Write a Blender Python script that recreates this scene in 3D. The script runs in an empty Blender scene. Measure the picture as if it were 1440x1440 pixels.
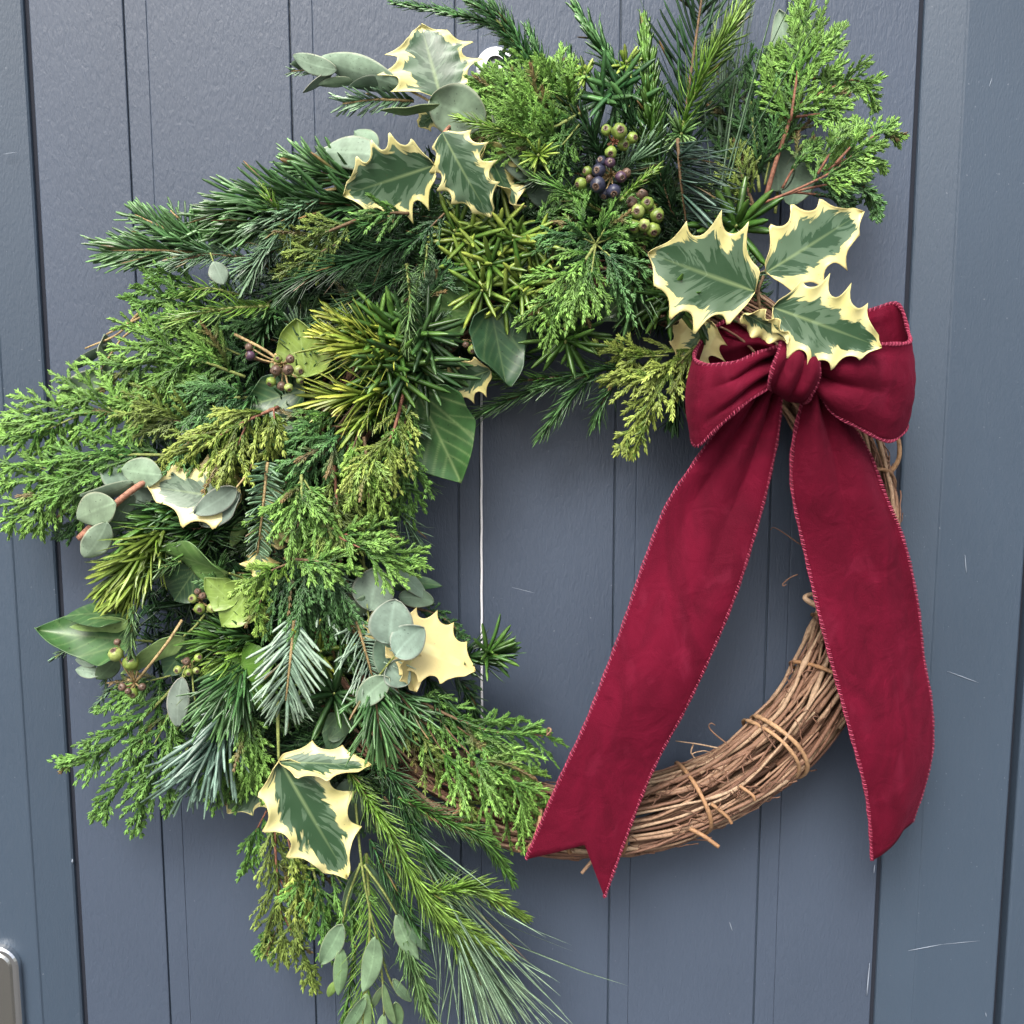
import bpy, math, random
import numpy as np
from mathutils import Vector

rng = np.random.default_rng(11)
random.seed(5)
SC = bpy.context.scene
COL = SC.collection
R = math.radians

# ------------------------------------------------------------------ camera
PITCH = R(7.5)
DIST = 0.72
fwd = np.array([0, math.cos(PITCH), -math.sin(PITCH)])
upv = np.array([0, math.sin(PITCH), math.cos(PITCH)])
rgt = np.array([1.0, 0, 0])
CAM = -fwd * DIST
cd = bpy.data.cameras.new('camera')
cam = bpy.data.objects.new('camera', cd)
COL.objects.link(cam)
cam.location = CAM
cam.rotation_euler = (R(90) - PITCH, 0, 0)
cd.sensor_width = 36.0
cd.sensor_height = 36.0
cd.sensor_fit = 'HORIZONTAL'
cd.lens = 36.0                      # half field of view: tan = 0.5
cd.clip_start = 0.01
cd.clip_end = 200.0
SC.camera = cam

# ------------------------------------------------------------------ light
SUN_EL, SUN_AZ = R(48), R(200)      # azimuth clockwise from +Y: behind the camera, a little to its left
w = bpy.data.worlds.new('World')
SC.world = w
w.use_nodes = True
nt = w.node_tree
bg = nt.nodes['Background']
sky = nt.nodes.new('ShaderNodeTexSky')
sky.sky_type = 'NISHITA'
sky.sun_disc = False
sky.sun_elevation = SUN_EL
sky.sun_rotation = SUN_AZ
sky.air_density = 1.0
sky.dust_density = 6.0
sky.ozone_density = 1.0
hs = nt.nodes.new('ShaderNodeHueSaturation')
hs.inputs['Saturation'].default_value = 0.55
nt.links.new(sky.outputs[0], hs.inputs['Color'])
nt.links.new(hs.outputs[0], bg.inputs['Color'])
bg.inputs['Strength'].default_value = 0.13
sd = bpy.data.lights.new('sun', 'SUN')
sd.energy = 1.7
sd.angle = R(28)
sd.color = (1.0, 0.97, 0.92)
sun = bpy.data.objects.new('sun', sd)
COL.objects.link(sun)
sdir = Vector((math.sin(SUN_AZ) * math.cos(SUN_EL), math.cos(SUN_AZ) * math.cos(SUN_EL), math.sin(SUN_EL)))
sun.rotation_euler = sdir.to_track_quat('Z', 'Y').to_euler()
sun.location = sdir * 4
SC.view_settings.view_transform = 'Standard'
SC.view_settings.look = 'None'
SC.view_settings.gamma = 1.0
SC.view_settings.exposure = 1.06

# ------------------------------------------------------------------ helpers
def P(px, py, h=0.0):
    """where the line of sight through photo pixel (px, py) meets the plane h millimetres in front of the door"""
    d = fwd + rgt * ((px - 720) / 1440.0) + upv * ((720 - py) / 1440.0)
    t = (-h * 0.001 - CAM[1]) / d[1]
    return CAM + d * t

MM = 0.0005                          # one photo pixel is about half a millimetre
def nrm(a):
    return a / (np.linalg.norm(a, axis=-1, keepdims=True) + 1e-12)

def curve(pts, n):
    """smooth curve through 3D points, n samples -> positions, tangents"""
    p = np.array(pts, float)
    if len(p) == 2:
        p = np.array([p[0], (p[0] + p[1]) / 2, p[1]])
    q = np.vstack([2 * p[0] - p[1], p, 2 * p[-1] - p[-2]])
    k = len(p) - 1
    t = np.linspace(0, k - 1e-9, n)
    i = t.astype(int)
    f = (t - i)[:, None]
    a, b, c, d = q[i], q[i + 1], q[i + 2], q[i + 3]
    pos = 0.5 * (2 * b + (c - a) * f + (2 * a - 5 * b + 4 * c - d) * f * f + (3 * b - a - 3 * c + d) * f ** 3)
    tan = nrm(np.gradient(pos, axis=0))
    return pos, tan

def rot(v, k, ang):
    c, s = np.cos(ang), np.sin(ang)
    return v * c + np.cross(k, v) * s + k * (np.sum(k * v, -1, keepdims=True)) * (1 - c)

def link(o, parent=None):
    COL.objects.link(o)
    if parent is not None:
        o.parent = parent
    return o

def mk(name, V, Q=None, T=None, mat=None, parent=None, col=None, smooth=True, extra=None):
    V = np.asarray(V, float).reshape(-1, 3)
    if parent is not None and parent.type == 'EMPTY':
        V = V - np.array(parent.location)
    elif parent is not None and parent.parent is not None:
        V = V - np.array(parent.parent.location)
    me = bpy.data.meshes.new(name)
    idx, tot = [], []
    if Q is not None and len(Q):
        Q = np.asarray(Q, np.int32).reshape(-1, 4)
        idx.append(Q.ravel()); tot.append(np.full(len(Q), 4, np.int32))
    if T is not None and len(T):
        T = np.asarray(T, np.int32).reshape(-1, 3)
        idx.append(T.ravel()); tot.append(np.full(len(T), 3, np.int32))
    idx = np.concatenate(idx); tot = np.concatenate(tot)
    st = np.concatenate([[0], np.cumsum(tot)[:-1]]).astype(np.int32)
    me.vertices.add(len(V)); me.vertices.foreach_set('co', V.astype(np.float32).ravel())
    me.loops.add(len(idx)); me.loops.foreach_set('vertex_index', idx)
    me.polygons.add(len(tot)); me.polygons.foreach_set('loop_start', st); me.polygons.foreach_set('loop_total', tot)
    me.polygons.foreach_set('use_smooth', np.full(len(tot), smooth))
    me.update(calc_edges=True)
    for nm, arr in (('col', col), ('data', extra)):
        if arr is not None:
            a = np.asarray(arr, np.float32).reshape(-1, arr.shape[-1])
            if a.shape[1] == 3:
                a = np.hstack([a, np.ones((len(a), 1), np.float32)])
            at = me.attributes.new(nm, 'FLOAT_COLOR', 'POINT')
            at.data.foreach_set('color', a.ravel())
    if mat is not None:
        me.materials.append(mat)
    return link(bpy.data.objects.new(name, me), parent)

def thing(name, label, cat, loc, group=None):
    o = bpy.data.objects.new(name, None)
    o.empty_display_size = 0.01
    o.location = loc
    o['label'] = label
    o['category'] = cat
    o['kind'] = 'thing'
    if group:
        o['group'] = group
    return link(o)

def stuff(o):
    o['kind'] = 'stuff'
    return o

class Acc:
    """collects pieces of one mesh"""
    def __init__(s):
        s.v, s.q, s.t, s.c, s.n = [], [], [], [], 0
    def add(s, V, Q=None, T=None, col=None):
        V = np.asarray(V, float).reshape(-1, 3)
        if Q is not None and len(Q): s.q.append(np.asarray(Q).reshape(-1, 4) + s.n)
        if T is not None and len(T): s.t.append(np.asarray(T).reshape(-1, 3) + s.n)
        s.v.append(V)
        if col is not None:
            c = np.asarray(col, float)
            s.c.append(np.broadcast_to(c, (len(V), 3)) if c.ndim == 1 else c.reshape(-1, 3))
        s.n += len(V)
    def build(s, name, mat, parent=None, smooth=True):
        return mk(name, np.vstack(s.v), np.vstack(s.q) if s.q else None, np.vstack(s.t) if s.t else None,
                  mat, parent, np.vstack(s.c) if s.c else None, smooth)

def tube(pos, rad, sides=6, cap=True):
    pos = np.asarray(pos, float)
    n = len(pos)
    tan = nrm(np.gradient(pos, axis=0))
    ref = np.array([0.13, -0.9, 0.37])
    s = nrm(np.cross(tan, ref)); u = np.cross(s, tan)
    rad = np.broadcast_to(np.asarray(rad, float), (n,))
    a = np.linspace(0, 2 * math.pi, sides, endpoint=False)
    V = pos[:, None] + rad[:, None, None] * (s[:, None] * np.cos(a)[None, :, None] + u[:, None] * np.sin(a)[None, :, None])
    i = np.arange(n - 1)[:, None] * sides; j = np.arange(sides)[None]
    j2 = (j + 1) % sides
    Q = np.stack([i + j, i + j2, i + sides + j2, i + sides + j], -1).reshape(-1, 4)
    V = V.reshape(-1, 3); T = None
    if cap:
        V = np.vstack([V, pos[0], pos[-1]])
        k = np.arange(sides); k2 = (k + 1) % sides
        T = np.vstack([np.stack([k2, k, np.full(sides, n * sides)], -1),
                       np.stack([k + (n - 1) * sides, k2 + (n - 1) * sides, np.full(sides, n * sides + 1)], -1)])
    return V, Q, T

TEMPL = {'blunt': ([0, .12, .55, .88, 1], [.45, .95, 1, .85, .35]),
         'lance': ([0, .12, .5, .85, 1], [.45, .9, 1, .72, .06]),
         'awl': ([0, .35, .75, 1], [.9, 1, .6, .05]),
         'strap': ([0, .1, .5, .85, 1], [.5, .9, 1, .85, .25]),
         'scale': ([0, .5, 1], [.75, 1, .1])}

def blades(acc, pos, d, nor, L, W, bend, c0, c1, templ='awl', ridge=0.45):
    """many small leaves at once: three-sided tapered blades"""
    ts, ws = TEMPL[templ]
    n, K = len(pos), len(ts)
    nor = nrm(nor - d * np.sum(nor * d, -1, keepdims=True))
    side = np.cross(d, nor)
    t = np.array(ts)[None, :, None]; wv = np.array(ws)[None, :, None]
    L = np.broadcast_to(np.asarray(L, float), (n,))[:, None, None]
    W = np.broadcast_to(np.asarray(W, float), (n,))[:, None, None]
    b = np.broadcast_to(np.asarray(bend, float), (n,))[:, None, None]
    C = pos[:, None] + d[:, None] * L * t + nor[:, None] * b * L * t * t
    n2 = nrm(nor[:, None] - d[:, None] * 2 * b * t)
    V = np.stack([C - side[:, None] * W * wv, C + n2 * W * wv * ridge, C + side[:, None] * W * wv], 2)
    ring = np.arange(3); r2 = (ring + 1) % 3
    base = (np.arange(K - 1) * 3)[:, None]
    q = np.stack([base + ring, base + r2, base + 3 + r2, base + 3 + ring], -1).reshape(-1, 4)
    Q = (np.arange(n) * K * 3)[:, None, None] + q[None]
    c0 = np.broadcast_to(c0, (n, 3)); c1 = np.broadcast_to(c1, (n, 3))
    cc = c0[:, None] * (1 - t) + c1[:, None] * t
    cc = np.repeat(cc[:, :, None], 3, 2)
    acc.add(V, Q, None, cc)

def sheet(G, th):
    """grid of points -> closed thin solid; returns V, Q"""
    n, m = G.shape[:2]
    du = np.gradient(G, axis=0); dv = np.gradient(G, axis=1)
    N = nrm(np.cross(du, dv))
    V = np.vstack([(G + N * th / 2).reshape(-1, 3), (G - N * th / 2).reshape(-1, 3)])
    i = np.arange(n - 1)[:, None] * m; j = np.arange(m - 1)[None]
    a = i + j
    top = np.stack([a, a + m, a + m + 1, a + 1], -1).reshape(-1, 4)
    o = n * m
    bot = top[:, ::-1] + o
    rim = np.concatenate([np.arange(m), np.arange(1, n) * m + m - 1, (n - 1) * m + np.arange(m - 2, -1, -1), np.arange(n - 2, 0, -1) * m])
    r2 = np.roll(rim, -1)
    sideq = np.stack([rim, r2, r2 + o, rim + o], -1)
    return V, np.vstack([top, bot, sideq])

# ------------------------------------------------------------------ materials
def mat(name, color=(.5, .5, .5), rough=.5, spec=.5, metal=0.0):
    m = bpy.data.materials.new(name)
    m.use_nodes = True
    b = m.node_tree.nodes['Principled BSDF']
    b.inputs['Base Color'].default_value = (*color, 1)
    b.inputs['Roughness'].default_value = rough
    b.inputs['Specular IOR Level'].default_value = spec
    b.inputs['Metallic'].default_value = metal
    return m, m.node_tree, b

def noise(t, scale, detail=3, vec=None, dist=0.0):
    n = t.nodes.new('ShaderNodeTexNoise')
    n.inputs['Scale'].default_value = scale
    n.inputs['Detail'].default_value = detail
    n.inputs['Distortion'].default_value = dist
    if vec is not None:
        t.links.new(vec, n.inputs['Vector'])
    return n.outputs['Fac']

def coords(t, scale=(1, 1, 1)):
    g = t.nodes.new('ShaderNodeTexCoord')
    mp = t.nodes.new('ShaderNodeMapping')
    mp.inputs['Scale'].default_value = scale
    t.links.new(g.outputs['Object'], mp.inputs['Vector'])
    return mp.outputs[0]

def mrange(t, fac, a, b, c, d):
    m = t.nodes.new('ShaderNodeMapRange')
    t.links.new(fac, m.inputs[0])
    for i, v in enumerate((a, b, c, d)):
        m.inputs[i + 1].default_value = v
    return m.outputs[0]

def mixc(t, fac, a, b, mode='MIX'):
    m = t.nodes.new('ShaderNodeMix')
    m.data_type = 'RGBA'
    m.blend_type = mode
    for s, v in ((0, fac), (6, a), (7, b)):
        if isinstance(v, (int, float)): m.inputs[s].default_value = v
        elif isinstance(v, tuple): m.inputs[s].default_value = (*v, 1)
        else: t.links.new(v, m.inputs[s])
    return m.outputs[2]

def attr(t, name):
    a = t.nodes.new('ShaderNodeAttribute')
    a.attribute_name = name
    return a

def math_(t, op, a, b=0.0):
    m = t.nodes.new('ShaderNodeMath')
    m.operation = op
    for i, v in enumerate((a, b)):
        if isinstance(v, (int, float)): m.inputs[i].default_value = v
        else: t.links.new(v, m.inputs[i])
    return m.outputs[0]

def bump(t, b, h, strength, dist=0.001):
    n = t.nodes.new('ShaderNodeBump')
    n.inputs['Strength'].default_value = strength
    n.inputs['Distance'].default_value = dist
    t.links.new(h, n.inputs['Height'])
    t.links.new(n.outputs[0], b.inputs['Normal'])

def translucent(m, t, b, colour, fac):
    tr = t.nodes.new('ShaderNodeBsdfTranslucent')
    t.links.new(colour, tr.inputs['Color'])
    mx = t.nodes.new('ShaderNodeMixShader')
    mx.inputs[0].default_value = fac
    t.links.new(b.outputs[0], mx.inputs[1]); t.links.new(tr.outputs[0], mx.inputs[2])
    t.links.new(mx.outputs[0], t.nodes['Material Output'].inputs['Surface'])

def leaf_mat(name, rough, spec, tr=0.12, nscale=260, lo=.75, hi=1.25):
    m, t, b = mat(name, rough=rough, spec=spec)
    a = attr(t, 'col')
    f = mrange(t, noise(t, nscale, 3, coords(t)), .3, .7, lo, hi)
    f = math_(t, 'MULTIPLY', f, mrange(t, noise(t, nscale * .28, 3, coords(t)), .3, .7, .78, 1.22))
    f = math_(t, 'MULTIPLY', f, mrange(t, noise(t, nscale * 3.2, 1, coords(t)), .70, .76, 1.0, .45))
    v = t.nodes.new('ShaderNodeVectorMath'); v.operation = 'SCALE'
    t.links.new(a.outputs['Color'], v.inputs[0]); t.links.new(f, v.inputs['Scale'])
    t.links.new(v.outputs[0], b.inputs['Base Color'])
    bump(t, b, noise(t, nscale * 3, 2, coords(t)), .12, .0004)
    translucent(m, t, b, v.outputs[0], tr)
    return m

M = {}
M['needle'] = leaf_mat('conifer needle', .30, .55, .10)
M['scale'] = leaf_mat('cypress scale', .42, .45, .12)
M['ivy'] = leaf_mat('ivy leaf', .36, .45, .10, 150, .82, 1.18)
M['euc'] = leaf_mat('eucalyptus leaf', .55, .35, .10, 220, .86, 1.12)
M['berry'] = leaf_mat('ivy berry', .4, .45, .02, 500, .7, 1.3)
M['stem'] = leaf_mat('sprig stem', .7, .3, .0, 700, .6, 1.4)
M['stitch'] = leaf_mat('stitching thread', .75, .25, .0, 900, .8, 1.2)

# variegated holly
m, t, b = mat('variegated holly leaf', rough=.37, spec=.5)
d = attr(t, 'data')
sp = t.nodes.new('ShaderNodeSeparateColor'); t.links.new(d.outputs['Color'], sp.inputs[0])
vv = math_(t, 'SUBTRACT', d.outputs['Alpha'], .5)
av = math_(t, 'ABSOLUTE', vv)
oi = t.nodes.new('ShaderNodeObjectInfo')
cb_ = t.nodes.new('ShaderNodeCombineXYZ')
t.links.new(math_(t, 'MULTIPLY', math_(t, 'SUBTRACT', sp.outputs[1], math_(t, 'MULTIPLY', av, .75)), 15.0), cb_.inputs[0])
t.links.new(math_(t, 'MULTIPLY', vv, 5.0), cb_.inputs[1])
t.links.new(math_(t, 'MULTIPLY', oi.outputs['Random'], 40.0), cb_.inputs[2])
n1 = noise(t, 1.0, 7, cb_.outputs[0], .35)
nl = noise(t, .22, 2, cb_.outputs[0])
n2 = noise(t, .55, 6, cb_.outputs[0], 1.1)
e = math_(t, 'ADD', sp.outputs[0], math_(t, 'ADD', math_(t, 'MULTIPLY', math_(t, 'SUBTRACT', n1, .5), .75), math_(t, 'MULTIPLY', math_(t, 'SUBTRACT', nl, .5), 1.0)))
cream_f = mrange(t, e, .66, .71, 0, 1)
gray_f = mrange(t, math_(t, 'ADD', n2, math_(t, 'MULTIPLY', sp.outputs[0], .30)), .62, .66, 0, 1)
g = mixc(t, gray_f, (.028, .070, .030), (.090, .150, .088))
g = mixc(t, mrange(t, sp.outputs[2], .3, .95, 0, .6), g, (.30, .40, .18))
cream = mixc(t, mrange(t, noise(t, 90, 2, coords(t)), .3, .7, 0, 1), (.70, .65, .32), (.62, .57, .22))
cream = mixc(t, mrange(t, sp.outputs[0], 1.02, 1.10, 0, 1), cream, (.60, .51, .22))
cc = mixc(t, cream_f, g, cream)
t.links.new(cc, b.inputs['Base Color'])
vn_ = noise(t, 1.6, 3, cb_.outputs[0], .2)
bump(t, b, math_(t, 'ADD', noise(t, 300, 3, coords(t)), math_(t, 'MULTIPLY', vn_, 1.0)), .20, .0005)
cc = mixc(t, mrange(t, noise(t, 700, 1, coords(t)), .74, .78, 0, .6), cc, (.10, .07, .03))
t.links.new(cc, b.inputs['Base Color'])
translucent(m, t, b, cc, .10)
M['holly'] = m

# velvet
m, t, b = mat('burgundy velvet', rough=.85, spec=.12)
n1 = noise(t, 34, 4, coords(t, (1, 1, .55)), 1.4); n2 = noise(t, 1600, 2, coords(t))
c = mixc(t, mrange(t, n1, .35, .7, 0, 1), (.064, .0011, .0088), (.114, .0024, .0160))
c = mixc(t, mrange(t, n2, .3, .7, 0, .35), c, (.13, .005, .022))
nap = mrange(t, noise(t, 60, 5, coords(t, (1, 1, .45)), .7), .58, .78, 0, .45)
c = mixc(t, nap, c, (.17, .012, .035))
t.links.new(c, b.inputs['Base Color'])
b.inputs['Sheen Weight'].default_value = .12
b.inputs['Sheen Roughness'].default_value = .35
b.inputs['Sheen Tint'].default_value = (.8, .10, .22, 1)
bump(t, b, math_(t, 'ADD', noise(t, 2200, 2, coords(t)), math_(t, 'MULTIPLY', noise(t, 55, 4, coords(t), .8), 5.0)), .45, .0012)
M['velvet'] = m

# vine twig
m, t, b = mat('dry vine twig', rough=.58, spec=.3)
oi = t.nodes.new('ShaderNodeObjectInfo')
cr = t.nodes.new('ShaderNodeValToRGB')
cr.color_ramp.elements[0].color = (.085, .040, .028, 1)
cr.color_ramp.elements[1].color = (.42, .31, .205, 1)
e1 = cr.color_ramp.elements.new(.4); e1.color = (.18, .095, .06, 1)
e1 = cr.color_ramp.elements.new(.75); e1.color = (.30, .19, .12, 1)
f = math_(t, 'ADD', math_(t, 'MULTIPLY', oi.outputs['Random'], .75), math_(t, 'MULTIPLY', noise(t, 45, 4, coords(t)), .35))
t.links.new(f, cr.inputs[0])
c = mixc(t, mrange(t, noise(t, 420, 4, coords(t), .5), .45, .75, 0, .6), cr.outputs[0], (.09, .05, .035))
t.links.new(c, b.inputs['Base Color'])
bump(t, b, noise(t, 700, 4, coords(t)), .6, .0008)
M['twig'] = m
m2 = m.copy(); m2.name = 'tan binding vine'
r2 = [n for n in m2.node_tree.nodes if n.type == 'VALTORGB'][0].color_ramp
for i, cv in enumerate(((.22, .12, .06), (.29, .16, .08), (.36, .21, .11), (.42, .27, .15))):
    r2.elements[i].color = (*cv, 1)
M['bind'] = m2

# painted door
def paint(name, color, grain):
    m, t, b = mat(name, color, .42, .5)
    big = noise(t, 5, 3, coords(t, (1, 1, .6)))
    c = mixc(t, mrange(t, big, .3, .7, 0, 1), tuple(v * .9 for v in color), tuple(v * 1.1 for v in color))
    spk = mrange(t, noise(t, 420, 2, coords(t)), .74, .78, 0, .35)
    c = mixc(t, spk, c, (.32, .35, .40))
    t.links.new(c, b.inputs['Base Color'])
    fine = noise(t, 900, 3, coords(t, (1, 1, .35)))
    wood = noise(t, 420, 4, coords(t, (1, 1, .30)), .8)
    h = math_(t, 'ADD', math_(t, 'MULTIPLY', fine, .5), math_(t, 'MULTIPLY', wood, grain))
    bump(t, b, h, .42, .0010)
    t.links.new(mrange(t, wood, .3, .7, .36, .5), b.inputs['Roughness'])
    return m
M['paint'] = paint('dark blue grey door paint', (.052, .070, .104), 1.0)
M['paint2'] = paint('smooth blue grey door paint', (.043, .064, .094), .25)
M['dark'] = mat('painted gap shade', (.016, .019, .028), .8, .2)[0]
M['chip'] = mat('pale scuffed paint', (.24, .28, .34), .6, .3)[0]
M['white'] = mat('white plastic', (.82, .83, .84), .35, .5)[0]
M['cord'] = mat('white cord', (.78, .78, .80), .8, .2)[0]
m, t, b = mat('brushed steel', (.55, .54, .50), .22, .5, 1.0)
bump(t, b, noise(t, 300, 2, coords(t, (1, 1, .05))), .15, .0004)
M['steel'] = m
M['chrome'] = mat('polished steel rim', (.75, .76, .77), .12, .5, 1.0)[0]

# ------------------------------------------------------------------ unseen ground added in front of the door to bounce light up
m, t, b = mat('bounce ground', (.30, .29, .27), .85, .3)
c = mixc(t, noise(t, 3, 4, coords(t)), (.055, .055, .055), (.09, .09, .088))
t.links.new(c, b.inputs['Base Color'])
gr = mk('ground', [(-60, .4, -1.45), (60, .4, -1.45), (60, -80, -1.45), (-60, -80, -1.45)], [(3, 2, 1, 0)], None, m, smooth=False)
gr['kind'] = 'structure'
# ------------------------------------------------------------------ the door
ZT, ZB = 0.62, -0.62
def extrude(name, prof, mt, parent, z0=ZB, z1=ZT, nz=14, wob=0.0):
    """vertical moulding: open profile (x, y) points closed at the back and run up the door"""
    pr = np.array(prof, float)
    k = len(pr)
    z = np.linspace(z0, z1, nz)
    V = np.zeros((nz, k, 3))
    V[:, :, 0] = pr[None, :, 0]; V[:, :, 1] = pr[None, :, 1]; V[:, :, 2] = z[:, None]
    if wob:
        V[:, :, 1] += wob * np.sin(z * 9 + pr[0, 0] * 40)[:, None]
    i = np.arange(nz - 1)[:, None] * k; j = np.arange(k)[None]; j2 = (j + 1) % k
    Q = np.stack([i + j, i + j2, i + k + j2, i + k + j], -1).reshape(-1, 4)
    return mk(name, V, Q, None, mt, parent, smooth=False)

def slabprof(x0, x1, yf, yb, r, tilt=0.0):
    a = np.linspace(0, math.pi / 2, 5)
    L = [(x0 + r - r * math.cos(q), yf + r - r * math.sin(q) + tilt * 0) for q in a]
    Rr = [(x1 - r + r * math.sin(q), yf + tilt + r - r * math.cos(q)) for q in a]
    return [(x0, yb)] + L + Rr + [(x1, yb)]

door = thing('door', 'dark blue-grey door with vertical grooved boards behind the wreath', 'door', (0, 0, ZB))
mk('door_slab', [(x, y, z) for z in (ZB, ZT) for y in (.0022, .04) for x in (-.7, .3605)],
   [(0, 1, 3, 2), (4, 6, 7, 5), (0, 4, 5, 1), (2, 3, 7, 6), (0, 2, 6, 4), (1, 5, 7, 3)], None, M['paint2'], door, smooth=False)
G = [-.2570 + .1096 * k for k in range(5)]
edges = [(-.3192, G[0] - .0002)] + [(G[k] + .0152, G[k + 1] - .0002) for k in range(4)] + [(G[4] + .0152, .2690)]
for x0, x1 in edges:
    extrude('board', slabprof(x0, x1, 0.0, .0058, .0009), M['paint'], door, wob=.0002)
for g in G:
    extrude('bead', slabprof(g + .0009, g + .0152, 0.0002, .0058, .0005), M['paint'], door)
for gx0, gx1 in ((-.3235, -.3175), (.2680, .2730), (.3585, .3645)):
    mk('gap', [(gx0, .0019, ZB), (gx1, .0019, ZB), (gx1, .0019, ZT), (gx0, .0019, ZT)], [(0, 1, 2, 3)], None, M['dark'], door, smooth=False)  # dark sheets stand in for the shade inside the edge gaps
extrude('stile', [(-.70, .0058), (-.70, -.0068), (-.3510, -.0068), (-.3500, -.0066), (-.3490, -.0058), (-.3240, -.0012), (-.3228, -.0002), (-.3224, .0012), (-.3224, .0058)], M['paint2'], door)
extrude('stile', [(.2722, .0058), (.2722, .0010), (.2726, -.0002), (.2738, -.0010), (.2976, -.0058), (.2984, -.0064), (.2994, -.0066), (.3578, -.0066), (.3588, -.0060), (.3592, -.0048), (.3592, .0058)], M['paint2'], door)
frame = thing('door_jamb', 'narrow blue-grey door jamb beside the dark gap', 'door jamb', (.5, 0, ZB))
frame['kind'] = 'structure'
extrude('casing', slabprof(.3640, .62, -.0085, .04, .002), M['paint2'], frame)
# scuffs and chips in the paint
def scratch(x0, y0, x1, y1, wpx, h=0.2, sag=0):
    a = P(x0, y0, h); c = P(x1, y1, h); bmid = P((x0 + x1) / 2 + sag, (y0 + y1) / 2 - sag, h)
    pos, _ = curve([a, bmid, c], 10)
    rad = .75 * wpx * MM / 2 * np.sin(np.linspace(.25, math.pi - .25, 10))
    V, Q, T = tube(pos, rad, 4)
    mk('scratch', V, Q, T, M['chip'], door)
for s in ((720, 826, 752, 834, 1.2), (1026, 1297, 1030, 1309, 2.2), (24, 214, 4, 217, 1.4, 7), (1395, 110, 1391, 122, 1.6, 6.9), (1277, 1337, 1325, 1328, 1.6, 7), (1325, 1328, 1378, 1323, .9, 7),
          (1332, 944, 1376, 960, 1.6, 7), (1357, 780, 1359, 806, 1.8, 7), (1223, 1354, 1219, 1400, 3.0, 2.5), (1230, 1216, 1229, 1228, 2.5, 2.5),
          (102, 1208, 102, 1214, 4, 1), (1386, 1424, 1387, 1430, 2, 7), (1075, 590, 1071, 600, 1.2)):
    scratch(*s)

# steel handle plate at the lower corner of the stile
def rrect(x0, x1, z0, z1, r, n=10):
    out = []
    for cx, cz, a0 in ((x1 - r, z1 - r, 0), (x0 + r, z1 - r, 90), (x0 + r, z0 + r, 180), (x1 - r, z0 + r, 270)):
        for q in np.linspace(a0, a0 + 90, n):
            out.append((cx + r * math.cos(R(q)), cz + r * math.sin(R(q))))
    return np.array(out)
pl = P(24, 1332, 12); px1 = pl[0]; pz1 = pl[2]
hp = thing('handle_plate', 'rounded steel door handle plate at the lower corner of the door', 'handle plate', (px1 - .02, -.0068, pz1 - .1))
def plate(name, inset, y0, y1, mt):
    lo = rrect(px1 - .046 + inset, px1 - inset, pz1 - .22 + inset, pz1 - inset, .016 - inset)
    hi = rrect(px1 - .046 + inset + .0012, px1 - inset - .0012, pz1 - .22 + inset, pz1 - inset - .0012, .015 - inset)
    k = len(lo)
    V = np.vstack([np.c_[lo[:, 0], np.full(k, y0), lo[:, 1]], np.c_[lo[:, 0], np.full(k, y1 + .0012), lo[:, 1]],
                   np.c_[hi[:, 0], np.full(k, y1), hi[:, 1]], [[px1 - .023, y1, pz1 - .11]]])
    j = np.arange(k); j2 = (j + 1) % k
    Q = np.vstack([np.stack([j + o, j2 + o, j2 + k + o, j + k + o], -1) for o in (0, k)])
    T = np.stack([j + 2 * k, j2 + 2 * k, np.full(k, 3 * k)], -1)
    return mk(name, V, Q, T, mt, hp, smooth=False)
plate('rim', 0, -.0069, -.013, M['chrome'])
plate('face', .0042, -.0128, -.0145, M['steel'])

# ------------------------------------------------------------------ hook and cord
hk = P(697, 96, 0)
hook = thing('adhesive_hook', 'round white plastic hook stuck on the door above the greenery', 'hook', hk)
acc = Acc()
prof = [(0, .0075), (.006, .0075), (.0105, .0065), (.0125, .004), (.013, 0)]
k = 28
a = np.linspace(0, 2 * math.pi, k, endpoint=False)
V = np.vstack([np.c_[hk[0] + r * np.cos(a), np.full(k, -y), hk[2] + r * np.sin(a)] for r, y in prof[1:]] + [[[hk[0], -.0075, hk[2]]]])
j = np.arange(k); j2 = (j + 1) % k
acc.add(V, np.vstack([np.stack([j + o * k, j2 + o * k, j2 + (o + 1) * k, j + (o + 1) * k], -1) for o in range(3)]),
        np.stack([j, j2, np.full(k, 4 * k)], -1))
acc.build('disc', M['white'], hook)
hp_, _ = curve([hk + np.array([0, -.004, -.0095]), hk + np.array([0, -.008, -.016]), hk + np.array([0, -.014, -.021]), hk + np.array([0, -.017, -.017])], 14)
V, Q, T = tube(hp_, .0025, 8)
mk('prong', V, Q, T, M['white'], hook)
cord = thing('hanging_cord', 'thin white cord hanging straight down the door inside the ring', 'cord', P(677, 1230, 2))
pos, _ = curve([P(684, 112, 6), P(678, 250, 2), P(677, 600, 1.6), P(677.5, 900, 1.6), P(678, 1180, 1.6)], 90)
pos[:, 0] += .00012 * np.sin(np.arange(90) * 1.3)
V, Q, T = tube(pos, .0009, 6)
mk('strand', V, Q, T, M['cord'], cord)

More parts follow.
